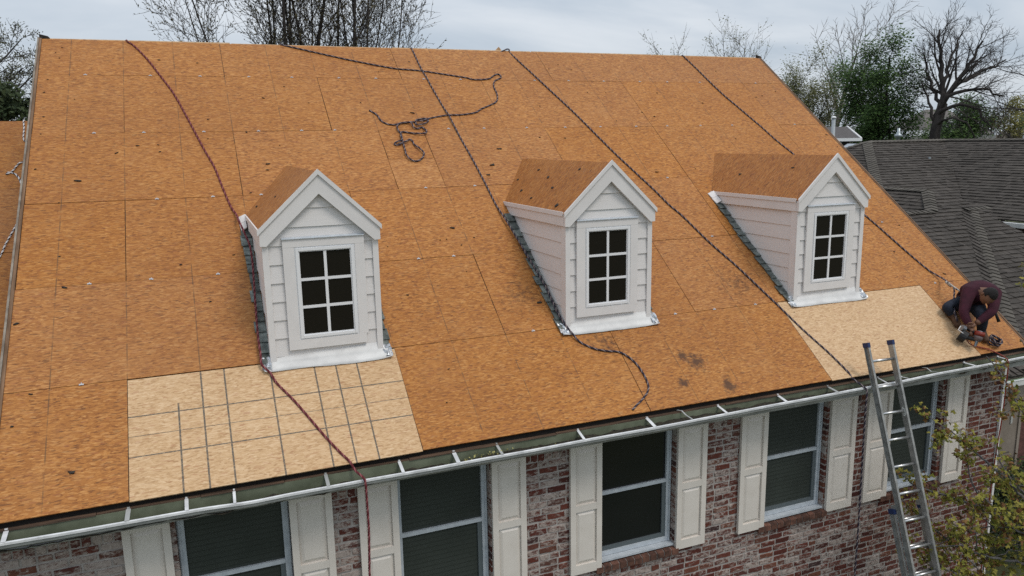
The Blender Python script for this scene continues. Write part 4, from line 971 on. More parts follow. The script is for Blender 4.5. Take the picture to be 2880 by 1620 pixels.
re_, rh = b4(725, 680, 9.90), b4(815, 880, 9.80)
le_, lh = b4(1120, 660, 9.80), b4(868, 838, 9.78)
rk, lk = b4(480, 590, 10.13), b4(985, 735, 9.86)
rf, rt = rw(9.77, .60, .07), rw(9.72, .42, .045)
lf, lt = rw(10.0, .30, .07), rw(9.965, .13, .045)
rhip, lhip = pel + (rk - pel).normalized() * .12, pel + (lk - pel).normalized() * .10 + V((.08, 0, 0))
joints = []; edges = []
def J(p, r, parent=None, k='shirt'):
    joints.append((p, r, k))
    if parent is not None: edges.append((parent, len(joints) - 1))
    return len(joints) - 1
mid = lambda a, c, t=.5: a.lerp(c, t)
jp = J(pel, .155, None, 'jeans'); jb = J(belly, .175, jp, 'shirt'); jc = J(chest, .195, jb, 'shirt'); J(b4(930, 330, 10.16), .135, jc, 'shirt'); jn = J(neck, .075, jc, 'skin')
jrs = J(rs, .100, jc); jr1 = J(mid(rs, re_), .076, jrs); jre = J(re_, .064, jr1); jr2 = J(mid(re_, rh, .6), .054, jre); jrh = J(mid(re_, rh, .92), .034, jr2, 'skin')
jls = J(ls, .100, jc); jl1 = J(mid(ls, le_), .076, jls); jle = J(le_, .064, jl1); jl2 = J(mid(le_, lh, .6), .052, jle); jlh = J(mid(le_, lh, .92), .034, jl2, 'skin')
jrp = J(rhip, .115, jp, 'jeans'); jrm = J(mid(rhip, rk), .098, jrp, 'jeans'); jrk = J(rk, .078, jrm, 'jeans'); jrc = J(mid(rk, rf), .068, jrk, 'jeans'); jrf = J(rf, .052, jrc, 'boot'); J(rt, .042, jrf, 'boot')
jlp = J(lhip, .115, jp, 'jeans'); jlm = J(mid(lhip, lk), .098, jlp, 'jeans'); jlk = J(lk, .078, jlm, 'jeans'); jlc = J(mid(lk, lf, .5), .070, jlk, 'jeans'); jlc2 = J(mid(lk, lf, .8), .060, jlc, 'jeans'); jlf = J(lf, .054, jlc2, 'boot'); J(lt, .044, jlf, 'boot')
def skin_mesh(jts, eds, sub=2, root=0):
    me = bpy.data.meshes.new('tmp'); me.from_pydata([tuple(p) for p, r, k in jts], eds, []); o = bpy.data.objects.new('tmp', me); S.collection.objects.link(o)
    md = o.modifiers.new('s', 'SKIN'); md.use_smooth_shade = True
    for i, (p, r, k) in enumerate(jts): me.skin_vertices[0].data[i].radius = (r, r)
    me.skin_vertices[0].data[root].use_root = True
    ss = o.modifiers.new('ss', 'SUBSURF'); ss.levels = sub; ss.render_levels = sub
    dg = bpy.context.evaluated_depsgraph_get(); ev = o.evaluated_get(dg); out = bpy.data.meshes.new_from_object(ev)
    bpy.data.objects.remove(o); return out
bm_ = bmesh.new()
bm_.from_mesh(skin_mesh(joints, edges))
KI = {'shirt': 0, 'jeans': 1, 'skin': 2, 'boot': 3}
for f_ in bm_.faces:
    c = f_.calc_center_median(); best = None
    for a, c2 in edges:
        p, q2 = joints[a][0], joints[c2][0]; d = q2 - p; t = max(0, min(1, (c - p).dot(d) / max(1e-9, d.length_squared))); dist = (c - (p + d * t)).length - (joints[a][1] * (1 - t) + joints[c2][1] * t)
        if best is None or dist < best[0]: best = (dist, joints[a][2] if t < .5 else joints[c2][2])
    f_.material_index = KI[best[1]]; f_.smooth = True
# hands: palm and five bent fingers, closed round the tool
def hand(bm, wrist, fwd, side, curl, thumb_side=1):
    fwd = fwd.normalized(); side = (side - fwd * side.dot(fwd)).normalized(); dn_ = fwd.cross(side).normalized() * curl
    jt = [(wrist, .026, 'skin'), (wrist + fwd * .045, .030, 'skin'), (wrist + fwd * .085, .028, 'skin')]; ed = [(0, 1), (1, 2)]
    bm.from_mesh_later = None
    t0 = len(bm.faces); bm.from_mesh(skin_mesh(jt, ed, 2))
    for i, (o_, L_) in enumerate(((-.030, .070), (-.010, .082), (.010, .078), (.029, .060))):
        k0 = wrist + fwd * .075 + side * o_; k1 = k0 + fwd * L_ * .42 + dn_ * L_ * .12; k2 = k1 + fwd * L_ * .18 + dn_ * L_ * .35; k3 = k2 - fwd * L_ * .10 + dn_ * L_ * .28
        bm.from_mesh(skin_mesh([(k0, .0098, 's'), (k1, .0092, 's'), (k2, .0085, 's'), (k3, .0075, 's')], [(0, 1), (1, 2), (2, 3)], 1))
    k0 = wrist + fwd * .03 + side * .024 * thumb_side; k1 = k0 + side * .030 * thumb_side + fwd * .025 + dn_ * .012; k2 = k1 + fwd * .026 + dn_ * .022
    bm.from_mesh(skin_mesh([(k0, .0125, 's'), (k1, .0105, 's'), (k2, .009, 's')], [(0, 1), (1, 2)], 1))
    bm.faces.ensure_lookup_table()
    for f_ in bm.faces[t0:]: f_.material_index = 2; f_.smooth = True
class BMX: pass
def hand2(bm, *a, **k):
    try: hand(bm, *a, **k)
    except AttributeError: pass
def hand_safe(wrist, fwd, side, curl, ts):
    hb = bmesh.new()
    fwd = fwd.normalized(); side = (side - fwd * side.dot(fwd)).normalized(); dn_ = fwd.cross(side).normalized() * curl
    hb.from_mesh(skin_mesh([(wrist, .026, 's'), (wrist + fwd * .045, .030, 's'), (wrist + fwd * .085, .028, 's')], [(0, 1), (1, 2)], 2))
    for o_, L_ in ((-.030, .070), (-.010, .082), (.010, .078), (.029, .060)):
        k0 = wrist + fwd * .075 + side * o_; k1 = k0 + fwd * L_ * .42 + dn_ * L_ * .12; k2 = k1 + fwd * L_ * .18 + dn_ * L_ * .35; k3 = k2 - fwd * L_ * .10 + dn_ * L_ * .28
        hb.from_mesh(skin_mesh([(k0, .0098, 's'), (k1, .0092, 's'), (k2, .0085, 's'), (k3, .0075, 's')], [(0, 1), (1, 2), (2, 3)], 1))
    k0 = wrist + fwd * .03 + side * .024 * ts; k1 = k0 + side * .030 * ts + fwd * .025 + dn_ * .012; k2 = k1 + fwd * .026 + dn_ * .022
    hb.from_mesh(skin_mesh([(k0, .0125, 's'), (k1, .0105, 's'), (k2, .009, 's')], [(0, 1), (1, 2)], 1))
    for f_ in hb.faces: f_.material_index = 2; f_.smooth = True
    me = bpy.data.meshes.new('hand'); hb.to_mesh(me); hb.free(); bm_.from_mesh(me)
hand_safe(mid(re_, rh, .9), rh - re_, V((1, 0, 0)), -1, 1)
hand_safe(mid(le_, lh, .92), lh - le_, V((0, -.3, 1)), 1, 1)
# head: shaped ellipsoid with nose, brow, chin and ears, looking down at the tool
gun_p = rw(9.72, .22, .10)
look = (b4(850, 1000, 9.80) - head); look = (look.normalized() * .75 + V((-.25, -.55, 0))).normalized(); up = (V((.12, -.55, .8)) - look * V((.12, -.55, .8)).dot(look)).normalized(); sidev = look.cross(up).normalized()
hm = bmesh.new(); bmesh.ops.create_uvsphere(hm, u_segments=24, v_segments=16, radius=1.0)
for v in hm.verts:
    x, y, z = v.co                              # x side, y forward, z up
    sx, sy, sz = .078, .098, .122
    if z < 0: sx *= 1 - .22 * (-z); sy *= 1 - .10 * (-z)
    p = V((x * sx, y * sy, z * sz))
    if y > .85 and -.35 < z < .15: p.y += .022 * (1 - abs(x) * 3.5 if abs(x) < .28 else 0)
    if y > .75 and .15 < z < .4: p.y += .006
    if y > .6 and z < -.6: p.y += .012
    v.co = head + sidev * p.x + look * p.y + up * p.z
for f_ in hm.faces: f_.material_index = 2; f_.smooth = True
for sx in (-1, 1):
    ec = head + sidev * (.080 * sx) - look * .005 - up * .005
    r_ = bmesh.ops.create_uvsphere(hm, u_segments=8, v_segments=6, radius=1.0)
    for v in r_['verts']: v.co = ec + sidev * v.co.x * .010 + look * v.co.y * .018 + up * v.co.z * .030
    ey = head + sidev * (.031 * sx) + look * .083 + up * .012
    r_ = bmesh.ops.create_uvsphere(hm, u_segments=8, v_segments=6, radius=.012)
    for v in r_['verts']: v.co = ey + v.co
for f_ in hm.faces: f_.material_index = 2; f_.smooth = True
me = bpy.data.meshes.new('head'); hm.to_mesh(me); hm.free(); bm_.from_mesh(me)
me = bpy.data.meshes.new('person'); bm_.to_mesh(me); bm_.free()
for x in (SHIRT, JEANS, SKIN, BOOT): me.materials.append(x)
person = tag(bpy_link('person', me), 'roofer in maroon top and dark jeans crouching at the right end of the roof', 'person')
hb = bmesh.new(); bmesh.ops.create_uvsphere(hb, u_segments=28, v_segments=18, radius=1.0)
kill = [v for v in hb.verts if v.co.z < -.15 + max(0, v.co.y) * .75 or (v.co.y > .45 and v.co.z < .42)]
bmesh.ops.delete(hb, geom=kill, context='VERTS')
for v in hb.verts:
    x, y, z = v.co; q = 1 + .02 * noise.noise(V((x * 9, y * 9, z * 9))); v.co = head + (sidev * x * .085 + look * (y * .104) + up * (z * .130)) * q
for f_ in hb.faces: f_.smooth = True
me = bpy.data.meshes.new('hair'); hb.to_mesh(me); hb.free(); me.materials.append(HAIRM); o = bpy.data.objects.new('hair', me); link(o, person); sm_ = o.modifiers.new('t', 'SOLIDIFY'); sm_.thickness = .006
b = MB(); ring = []
for k in range(20):
    a = 2 * math.pi * k / 20; ring.append(pel + (belly - pel).normalized() * .03 + V((math.cos(a) * .165, math.sin(a) * .155, 0)) + (belly - pel).normalized() * 0)
ax = (belly - pel).normalized(); s_ = ax.orthogonal().normalized(); t2_ = ax.cross(s_)
ring = [pel + ax * .04 + (s_ * math.cos(2 * math.pi * k / 20) + t2_ * math.sin(2 * math.pi * k / 20)) * .162 for k in range(21)]
b.tube(ring, .020, 6, cap=False); obj('tool_belt', b, mat('black_webbing', (0.010, 0.010, 0.011), 0.7), person, True)
b = MB()
for pts in ([rs + (chest - rs) * .3 + V((0, .02, .08)), mid(rs, belly) + V((-.03, .0, .14)), pel + V((-.14, .06, .12))], [ls + (chest - ls) * .4 + V((0, .02, .085)), mid(ls, belly) + V((.02, .05, .16)), pel + V((.06, .14, .12))]): b.tube(smooth(pts, .03), .012, 5)
obj('harness_strap', b, bpy.data.materials['black_webbing'], person, True)
b = MB(); b.tube(smooth([at(2668, 795, 10.34), at(2680, 805, 10.30), b4(720, 412, 10.2)], .02), .011, 6); b.tube([b4(480, 250, 10.42), b4(560, 320, 10.40)], .017, 8); o = obj('lanyard_clip', b, mat('pale_lanyard', (0.45, 0.42, 0.38), 0.6), person, True)
tail = rope('rope', [b4(590, 330, 10.35), b4(600, 400, 10.28), b4(590, 500, 10.18), b4(598, 600, 10.12), b4(605, 680, 10.05), b4(640, 790, 10.00)], [M_ROPEA, M_ROPEB], "short rope tail hanging from the roofer's lanyard in front of his thigh")
# nail gun held by both hands
ORG = mat('orange_red_tool_shell', (0.20, 0.022, 0.010), 0.45); BLKR = mat('black_tool_rubber', (0.012, 0.012, 0.013), 0.6); GREY = mat('grey_tool_metal', (0.22, 0.23, 0.25), 0.35, 0.6)
ng = thing('nail_gun', rw(9.74, .20, .02).to_tuple(), "coil nail gun with red body and black magazine in the roofer's hands", 'tool')
c0, c1 = b4(905, 1060, 9.74), b4(948, 935, 9.74)
b = MB(); b.tube([c0, c0.lerp(c1, .3), c0.lerp(c1, .55)], [.040, .052, .056], 14); obj('barrel_housing', b, mat('grey_tool_shell', (0.14, 0.10, 0.095), 0.5), ng, True)
b = MB(); b.tube([c0.lerp(c1, .551), c0.lerp(c1, .75), c1], [.060, .063, .060], 14); cp_ = obj('cap', b, ORG, ng, True)
b = MB(); b.tube([c1 + (c1 - c0).normalized() * .001, c1 + (c1 - c0).normalized() * .012], [.035, .030], 12); obj('exhaust', b, GREY, ng, True)
b = MB(); b.tube([c0, c0 + (c0 - c1).normalized() * .07], [.022, .014], 8); obj('nose', b, GREY, ng)
mg = b4(705, 1000, 9.82); b = MB(); b.tube([mg + V((-.02, .02, .03)), mg + V((.02, -.04, -.01))], [.078, .078], 18); obj('magazine', b, BLKR, ng)
b = MB(); b.tube([mg + V((.03, -.03, 0)), c0.lerp(c1, .1)], [.03, .024], 8); obj('feed', b, BLKR, ng)
b = MB(); hp_ = b4(720, 880, 9.80); b.tube([c0.lerp(c1, .6), hp_ + V((.05, 0, 0)), hp_], [.026, .024, .030], 10); obj('handle', b, BLKR, ng, True)
b = MB(); b.tube([hp_ + V((-.03, 0, .01)), hp_ + V((.01, -.01, -.01))], [.038, .040], 12); obj('air_fitting', b, GREY, ng)
b = MB(); b.tube([b4(685, 855, 9.77), b4(652, 905, 9.76), b4(738, 968, 9.75)], .006, 6); obj('rafter_hook', b, mat('white_steel', (0.7, 0.7, 0.7), 0.4), ng)
hmr = thing('hammer', b4(1170, 740, 9.85).to_tuple(), "hammer with black handle hanging from the roofer's belt", 'tool')
b = MB(); b.tube([b4(1095, 560, 9.92), b4(1160, 680, 9.9), b4(1205, 800, 9.88)], [.014, .016, .021], 8); obj('handle', b, BLKR, hmr, True)
b = MB(); hq = b4(1090, 550, 9.92); b.tube([hq - V((.05, 0, .01)), hq + V((.055, 0, .01))], [.014, .016], 8); obj('hammer_head', b, GREY, hmr)
coil = []
for k in range(70):
    a = k * .36; r_ = .075 + .012 * math.sin(k * .9); coil.append(rw(10.10 + r_ * math.cos(a), .13 + r_ * .9 * math.sin(a), .015 + .0012 * k))
rope('rope', coil, [M_ROPEA, M_ROPEB], "small coil of dark and grey rope beside the roofer's boot", (0, 0, 1))
hose = [c1.lerp(hp_, 1.0), b4(800, 1090, 9.85), rw(9.90, .06, .02), V((9.97, -.02, .02)), V((10.02, -.13, -.03)), V((10.05, -.165, -.09)), V((10.05, -.17, -.3)), V((10.04, -.17, -.8)), V((10.0, -.16, -1.5)), V((9.97, -.16, -2.4)), V((9.96, -.16, -3.59))]
b = MB(); b.tube(smooth(hose, .05), .008, 6); tag(obj('air_hose', b, M_HOSE, None, True), 'thin red air hose hanging over the gutter below the roofer', 'hose')

# ================================================================== TREES
LEAFM = {}
def leaf_mat(name, a, b_):
    x = mat(name, rough=0.75, spec=0.25); g = G(x); g.col(g.mix(g.rand(), a, b_)); g.b.inputs['Transmission Weight'].default_value = 0.0
    return x
def bark(name, a, b_): return noisy(name, a, b_, 6.0, 0.9, stretch=(1, 1, .25))
def grow(wood, tips, p, d, L_, r, lvl, P, rnd):
    n = max(2, int(P['seg'][min(lvl, len(P['seg']) - 1)])); pts = [p.copy()]; rads = [r]; d = d.normalized()
    r_end = r * P['taper']
    for i in range(n):
        d = (d + V((rnd.gauss(0, 1), rnd.gauss(0, 1), rnd.gauss(0, 1))) * P['wob'] + V((0, 0, P['up'][min(lvl, len(P['up']) - 1)]))).normalized()
        p = p + d * (L_ / n); pts.append(p.copy()); rads.append(r + (r_end - r) * (i + 1) / n)
    wood.tube(pts, rads, 7 if lvl == 0 else (5 if lvl == 1 else 3), cap=False)
    if lvl >= P['levels']:
        tips.append((pts, d)); return
    nc = P['kids'][min(lvl, len(P['kids']) - 1)]; nc = max(1, int(round(nc * rnd.uniform(.8, 1.2))))
    for c in range(nc):
        t = P['start'][min(lvl, len(P['start']) - 1)]; t = t + (1 - t) * ((c + rnd.random()) / nc); k = min(n - 1, int(t * n)); fr = t * n - k
        q = pts[k].lerp(pts[k + 1], fr); dd = (pts[k + 1] - pts[k]).normalized()
        ang = math.radians(P['ang'][min(lvl, len(P['ang']) - 1)] * rnd.uniform(.7, 1.25)); az = c * 2.4 + rnd.uniform(0, 1.4); o_ = dd.orthogonal().normalized(); o2 = dd.cross(o_)
        nd = dd * math.cos(ang) + (o_ * math.cos(az) + o2 * math.sin(az)) * math.sin(ang)
        rr = (rads[k] + (rads[k + 1] - rads[k]) * fr) * P['rr'][min(lvl, len(P['rr']) - 1)]
        grow(wood, tips, q, nd, L_ * P['lr'][min(lvl, len(P['lr']) - 1)] * rnd.uniform(.7, 1.2) * (1.15 - .45 * t), max(rr, P['rmin']), lvl + 1, P, rnd)
    if lvl < P['levels']: tips.append((pts[-2:], d))
def put_leaves(mb, tips, n, size, rnd, asp=.5, along=True, spread=.0, flat=0.0):
    for pts, d in tips:
        for _ in range(n):
            t = rnd.random() * (len(pts) - 1); k = min(int(t), len(pts) - 2); c = pts[k].lerp(pts[k + 1], t - k) + V((rnd.gauss(0, spread), rnd.gauss(0, spread), rnd.gauss(0, spread)))
            a = V((rnd.gauss(0, 1), rnd.gauss(0, 1), rnd.gauss(0, 1) - flat)).normalized(); b_ = a.orthogonal().normalized(); s = size * rnd.uniform(.6, 1.4)
            if along: a = (d + a * .6).normalized(); b_ = a.cross(V((rnd.gauss(0, 1), rnd.gauss(0, 1), rnd.gauss(0, 1)))).normalized()
            mb.add([c, c + a * s * .5 + b_ * s * asp * .5, c + a * s, c + a * s * .5 - b_ * s * asp * .5], [(0, 1, 2, 3)])
def tree(name, label, base, stems, P, seed, wm, lm=None, nleaf=0, lsize=.05, cat='tree', group=None, asp=.5, along=True, spread=0.0):
    rnd = random.Random(seed); t = thing(name, tuple(base), label, cat, group); tr = MB(); wood = MB(); tips = []
    for p, d, L_, r in stems:
        w = MB(); grow(w, tips, V(p), V(d), L_, r, 0, P, rnd)
        wood.add(w.v, w.f)
    nside = 7
    me_o = obj('branches', wood, wm, t, True)
    if lm and nleaf:
        lv = MB(); put_leaves(lv, tips, nleaf, lsize, rnd, asp, along, spread); o = obj('foliage', lv, lm, t); o['kind'] = 'stuff'
    # flared trunk foot
    p, d, L_, r = stems[0]; b = MB(); b.tube([V(p) - V((0, 0, .3)), V(p), V(p) + V(d).normalized() * .6, V(p) + V(d).normalized() * 1.3], [r * 1.7, r * 1.45, r * 1.12, r * 1.005], 9); obj('trunk', b, wm, t, True)
    return t, tips
def gp(px, depth):                              # ground point under a pixel column
    p = at(px, 400, depth); p.z = GZ; return p
DARKB = bark('dark_wet_bark', (0.018, 0.015, 0.014), (0.05, 0.042, 0.038)); GREYB = bark('grey_bark', (0.075, 0.062, 0.052), (0.15, 0.125, 0.105)); PALEB = bark('pale_sycamore_bark', (0.085, 0.072, 0.062), (0.22, 0.195, 0.175))
BUDS = leaf_mat('olive_brown_bud', (0.075, 0.068, 0.032), (0.15, 0.13, 0.07)); GREENL = leaf_mat('fresh_green_leaf', (0.022, 0.055, 0.012), (0.075, 0.13, 0.030)); OLIVEL = leaf_mat('olive_leaf', (0.06, 0.072, 0.022), (0.14, 0.14, 0.05)); DGREEN = leaf_mat('dark_green_leaf', (0.018, 0.032, 0.012), (0.05, 0.07, 0.028))
YGL = leaf_mat('yellow_green_leaf', (0.11, 0.11, 0.025), (0.20, 0.18, 0.05)); REDL = leaf_mat('dark_red_leaf', (0.04, 0.010, 0.014), (0.075, 0.02, 0.025)); TWIGC = leaf_mat('far_twig', (0.09, 0.075, 0.06), (0.15, 0.13, 0.11))
# 1. big multi-stem budding tree behind the ridge
D1 = 27.0; st = []
base = gp(830, D1)
for (xr, xt, rad) in ((725, 640, .06), (765, 690, .065), (800, 735, .07), (770, 735, .10), (786, 790, .09), (845, 850, .12), (905, 925, .08), (935, 985, .09), (978, 1035, .10), (1030, 1130, .075), (1075, 1185, .06), (695, 590, .045), (820, 790, .06), (870, 905, .06), (1010, 1090, .06), (1100, 1160, .05), (955, 1010, .055)):
    b0 = gp(830 + (xr - 850) * .62, D1 + random.uniform(-1.5, 1.5)); top = at(xt, -330, D1 + random.uniform(-2, 2)); midp = at(xr, 135, D1)
    dirv = (midp - b0)
    st.append((b0, dirv * .9 + (top - midp) * .10, 14.5, rad * .95))
PT = dict(seg=(9, 5, 4, 3), taper=.30, wob=.055, up=(.03, .06, .05, .03), kids=(17, 7, 4), start=(.40, .2, .15), ang=(32, 36, 38), lr=(.19, .52, .60), rr=(.40, .5, .6), rmin=.009, levels=3)
tree('budding_tree', 'tall many stemmed budding tree rising behind the roof ridge', base, st, PT, 5, DARKB, BUDS, 3, .09, asp=.34)
# 2. dark tree at the far left
D2 = 20.0
PT = dict(seg=(7, 6, 5, 4), taper=.35, wob=.10, up=(.02, .03, .03, .02), kids=(22, 9, 6), start=(.40, .15, .12), ang=(64, 45, 42), lr=(.30, .50, .52), rr=(.45, .5, .55), rmin=.010, levels=3)
tree('leafing_tree', 'dark spreading tree with small new leaves at far left edge', gp(-60, D2), [(gp(-60, D2), V((.02, 0, 1)), 8.6, .20), (gp(-40, D2 + .6), V((.10, 0.1, 1)), 7.0, .12)], PT, 14, DARKB, leaf_mat('grey_green_leaf', (0.05, 0.055, 0.03), (0.11, 0.115, 0.07)), 9, .055, along=False, spread=.07)
def bush(name, label, c, rx, ry, rz, n, size, lm, seed, cat='shrub', clumps=14, group=None):
    rnd = random.Random(seed); t = thing(name, (c.x, c.y, GZ), label, cat, group); wd = MB(); lv = MB(); 
    for k in range(clumps):
        u = V((rnd.gauss(0, 1), rnd.gauss(0, 1), abs(rnd.gauss(.2, 1)))).normalized() * rnd.uniform(.45, .95); q = V((c.x + u.x * rx, c.y + u.y * ry, c.z + u.z * rz * 1.2 - rz * .25)); cr_ = rnd.uniform(.28, .5)
        wd.tube([V((c.x, c.y, GZ)), V((c.x, c.y, GZ)).lerp(q, .5) + V((0, 0, .1)), q], [.03, .02, .01], 4, cap=False)
        for _ in range(n // clumps):
            w = V((rnd.gauss(0, 1), rnd.gauss(0, 1), rnd.gauss(0, 1))).normalized() * cr_ * rnd.uniform(.5, 1.05) ; p = q + V((w.x * rx, w.y * ry, w.z * rz)); a = V((rnd.gauss(0, 1), rnd.gauss(0, 1), rnd.gauss(0, 1))).normalized(); b_ = a.orthogonal().normalized(); s = size * rnd.uniform(.6, 1.4)
            lv.add([p - a * s * .5, p + b_ * s * .3, p + a * s * .5, p - b_ * s * .3], [(0, 1, 2, 3)])
    obj('stems', wd, DARKB, t); o = obj('foliage', lv, lm, t); o['kind'] = 'stuff'; return t
c = at(40, 322, 19.0); bush('evergreen_shrub', 'dense dark green shrub below the tree at far left', c, 1.6, 1.0, .8, 5000, .11, DGREEN, 3)
# 3. three thin far trees over the ridge on the right
PF = dict(seg=(6, 5, 4), taper=.25, wob=.06, up=(.02, .07, .05), kids=(22, 7), start=(.35, .15), ang=(40, 38), lr=(.30, .5), rr=(.4, .5), rmin=.016, levels=2)
for k, (x, top, lab) in enumerate(((1965, 96, 'thin leafing far tree, leftmost of three over the right ridge'), (2015, 104, 'thin leafing far tree, middle of three over the right ridge'), (2072, 92, 'thin leafing far tree, rightmost of three over the right ridge'))):
    D = 58 + 3 * k; hgt = (at(x, top, D) - gp(x, D)).z * .90
    tree('thin_tree', lab, gp(x, D), [(gp(x, D), V((random.uniform(-.05, .05), 0, 1)), hgt, .11)], PF, 40 + k, GREYB, leaf_mat('far_olive_leaf', (0.10, 0.11, 0.06), (0.17, 0.17, 0.10)) if k == 0 else bpy.data.materials['far_olive_leaf'], 5, .15, group='thin far trees over the ridge', spread=.15, along=False)
# 4. olive bushy tree beside the rake
D = 42; x = 2235; hgt = (at(x, 122, D) - gp(x, D)).z
PB4 = dict(seg=(7, 5, 4), taper=.25, wob=.08, up=(.02, .08, .06), kids=(16, 8), start=(.34, .15), ang=(38, 36), lr=(.28, .5), rr=(.45, .5), rmin=.014, levels=2)
tree('olive_tree', 'bushy olive green tree of many stems just beyond the right rake', gp(x, D), [(gp(x + o_, D), V((o_ / 420, 0, 1)), hgt * f_ * .80, .09) for o_, f_ in ((-45, .75), (-15, .92), (10, .98), (45, .90), (-70, .60), (25, .8))], PB4, 51, DARKB, OLIVEL, 95, .10, spread=.26, along=False)
# 5. tall pale bare tree
D = 47; x = 2318; hgt = (at(2370, 45, D) - gp(x, D)).z
PS = dict(seg=(10, 7, 5, 3), taper=.22, wob=.055, up=(.01, .08, .05, .03), kids=(18, 9, 5), start=(.42, .15, .15), ang=(34, 36, 38), lr=(.42, .46, .50), rr=(.48, .50, .6), rmin=.0145, levels=3)
tree('pale_bare_tree', 'tall pale barked bare tree, tallest in the group on the right', gp(x, D), [(gp(x, D), V((.025, 0, 1)), hgt * .84, .25)], PS, 62, PALEB)
# 6. green leafy tree
D = 37; PG = dict(seg=(8, 6, 4), taper=.25, wob=.09, up=(.0, .05, .03), kids=(20, 9), start=(.25, .12), ang=(54, 46), lr=(.185, .5), rr=(.42, .5), rmin=.014, levels=2)
hgt = (at(2500, 112, D) - gp(2500, D)).z
tree('green_tree', 'full green leafed tree with two dark trunks behind the shingled roof', gp(2500, D), [(gp(2503, D), V((.0, 0, 1)), hgt * .84, .12), (gp(2530, D), V((-.005, .02, 1)), hgt * .95, .14), (gp(2556, D), V((.06, 0, 1)), hgt * .74, .09), (gp(2492, D), V((-.02, .05, 1)), hgt * .52, .08), (gp(2575, D), V((.08, .05, 1)), hgt * .50, .07)], PG, 73, DARKB, GREENL, 130, .12, spread=.28, along=False)
# 7. big dark bare tree
D = 33; tb = gp(2622, D); fk = at(2652, 292, D); dk = thing('dark_bare_tree', tuple(tb), 'broad dark bare tree with forked trunk on the right', 'tree'); wood = MB(); tips = []; rnd = random.Random(8)
b = MB(); b.tube([tb - V((0, 0, .2)), tb, tb.lerp(fk, .5) , at(2630, 372, D), at(2640, 330, D), fk], [.34, .27, .23, .21, .21, .19], 12); obj('trunk', b, DARKB, dk, True)
PD = dict(seg=(10, 7, 5, 4), taper=.16, wob=.07, up=(.005, .03, .03, .02), kids=(11, 6, 4), start=(.30, .2, .15), ang=(32, 34, 36), lr=(.38, .50, .58), rr=(.42, .45, .5), rmin=.0075, levels=3)
def limb(pts, r0, nk, lk):
    path = smooth([at(*p_) for p_ in pts], .25); n_ = len(path)
    path = [p_ + V((rnd.gauss(0, .025), rnd.gauss(0, .05), rnd.gauss(0, .025))) for p_ in path]
    rr_ = [r0 * (1 - .86 * i / n_) + .008 for i in range(n_)]; wood.tube(path, rr_, 7, cap=False)
    for c_ in range(nk):
        k_ = int(n_ * (.22 + .78 * (c_ + rnd.random()) / nk)); k_ = min(k_, n_ - 2); dd_ = (path[k_ + 1] - path[k_]).normalized(); o_ = dd_.orthogonal().normalized(); o2 = dd_.cross(o_); az = c_ * 2.4 + rnd.uniform(0, 1.5); a_ = math.radians(rnd.uniform(22, 50))
        w = MB(); grow(w, tips, path[k_], dd_ * math.cos(a_) + (o_ * math.cos(az) + o2 * math.sin(az)) * math.sin(a_), lk * rnd.uniform(.6, 1.2) * (1.15 - .5 * k_ / n_), rr_[k_] * .48, 1, PD, rnd); wood.add(w.v, w.f)
PD = dict(seg=(10, 7, 5, 4), taper=.2, wob=.085, up=(.005, .02, .03, .02), kids=(11, 7, 5), start=(.30, .2, .15), ang=(32, 36, 38), lr=(.38, .50, .55), rr=(.42, .5, .6), rmin=.0085, levels=3)
limb(((2640, 330, D), (2650, 285, D), (2653, 230, D), (2645, 165, D), (2640, 85, D)), .155, 11, 1.9)
limb(((2640, 325, D), (2655, 283, D - .1), (2690, 235, D - .4), (2728, 180, D - .6), (2765, 115, D - .9)), .145, 12, 2.0)
limb(((2653, 230, D), (2668, 185, D + .5), (2690, 130, D + .8), (2703, 88, D + 1)), .08, 8, 1.6)
limb(((2690, 235, D - .4), (2730, 218, D - .2), (2775, 195, D + .2), (2825, 170, D + .4)), .085, 9, 1.7)
limb(((2640, 315, D), (2668, 275, D - .4), (2715, 255, D - .8), (2765, 250, D - 1.0), (2822, 268, D - 1.0)), .095, 9, 1.5)
limb(((2645, 300, D), (2630, 262, D + .4), (2612, 215, D + .6), (2598, 150, D + .8)), .085, 9, 1.6)
limb(((2632, 350, D), (2615, 305, D), (2600, 270, D + .2), (2590, 225, D + .2)), .07, 6, 1.2)
limb(((2640, 330, D), (2670, 300, D - .6), (2720, 295, D - 1.0), (2765, 325, D - 1.2), (2790, 372, D - 1.2)), .08, 8, 1.3)
limb(((2632, 352, D), (2660, 335, D - .8), (2700, 335, D - 1.1), (2730, 360, D - 1.2), (2745, 392, D - 1.2)), .06, 6, 1.0)
obj('branches', wood, DARKB, dk, True)
# 8. bare boughs entering at the right edge
D = 33; tree('edge_tree', 'bare tree whose boughs enter at the right edge of the view', gp(3060, D), [(gp(3060, D), V((-.03, 0, 1)), 9.2, .22)], dict(seg=(7, 6, 5, 4), taper=.25, wob=.10, up=(.01, .01, .02, .02), kids=(10, 6, 5), start=(.5, .25, .2), ang=(66, 40, 40), lr=(.42, .5, .5), rr=(.5, .5, .55), rmin=.010, levels=3), 81, DARKB)
# shrubs far right
bush('yellow_green_shrub', 'yellow green leafing shrub at the right edge behind the shingled roof', at(2845, 352, 38) , 1.25, .9, 1.3, 3600, .10, YGL, 91)
bush('red_shrub', 'small dark red shrub left of the leaning light pole', at(2787, 352, 60), .9, .7, .75, 1600, .14, REDL, 92)
bush('low_green_shrub', 'low dark shrub at the foot of the dark bare tree', at(2672, 396, 32), .6, .5, .13, 600, .06, DGREEN, 93)
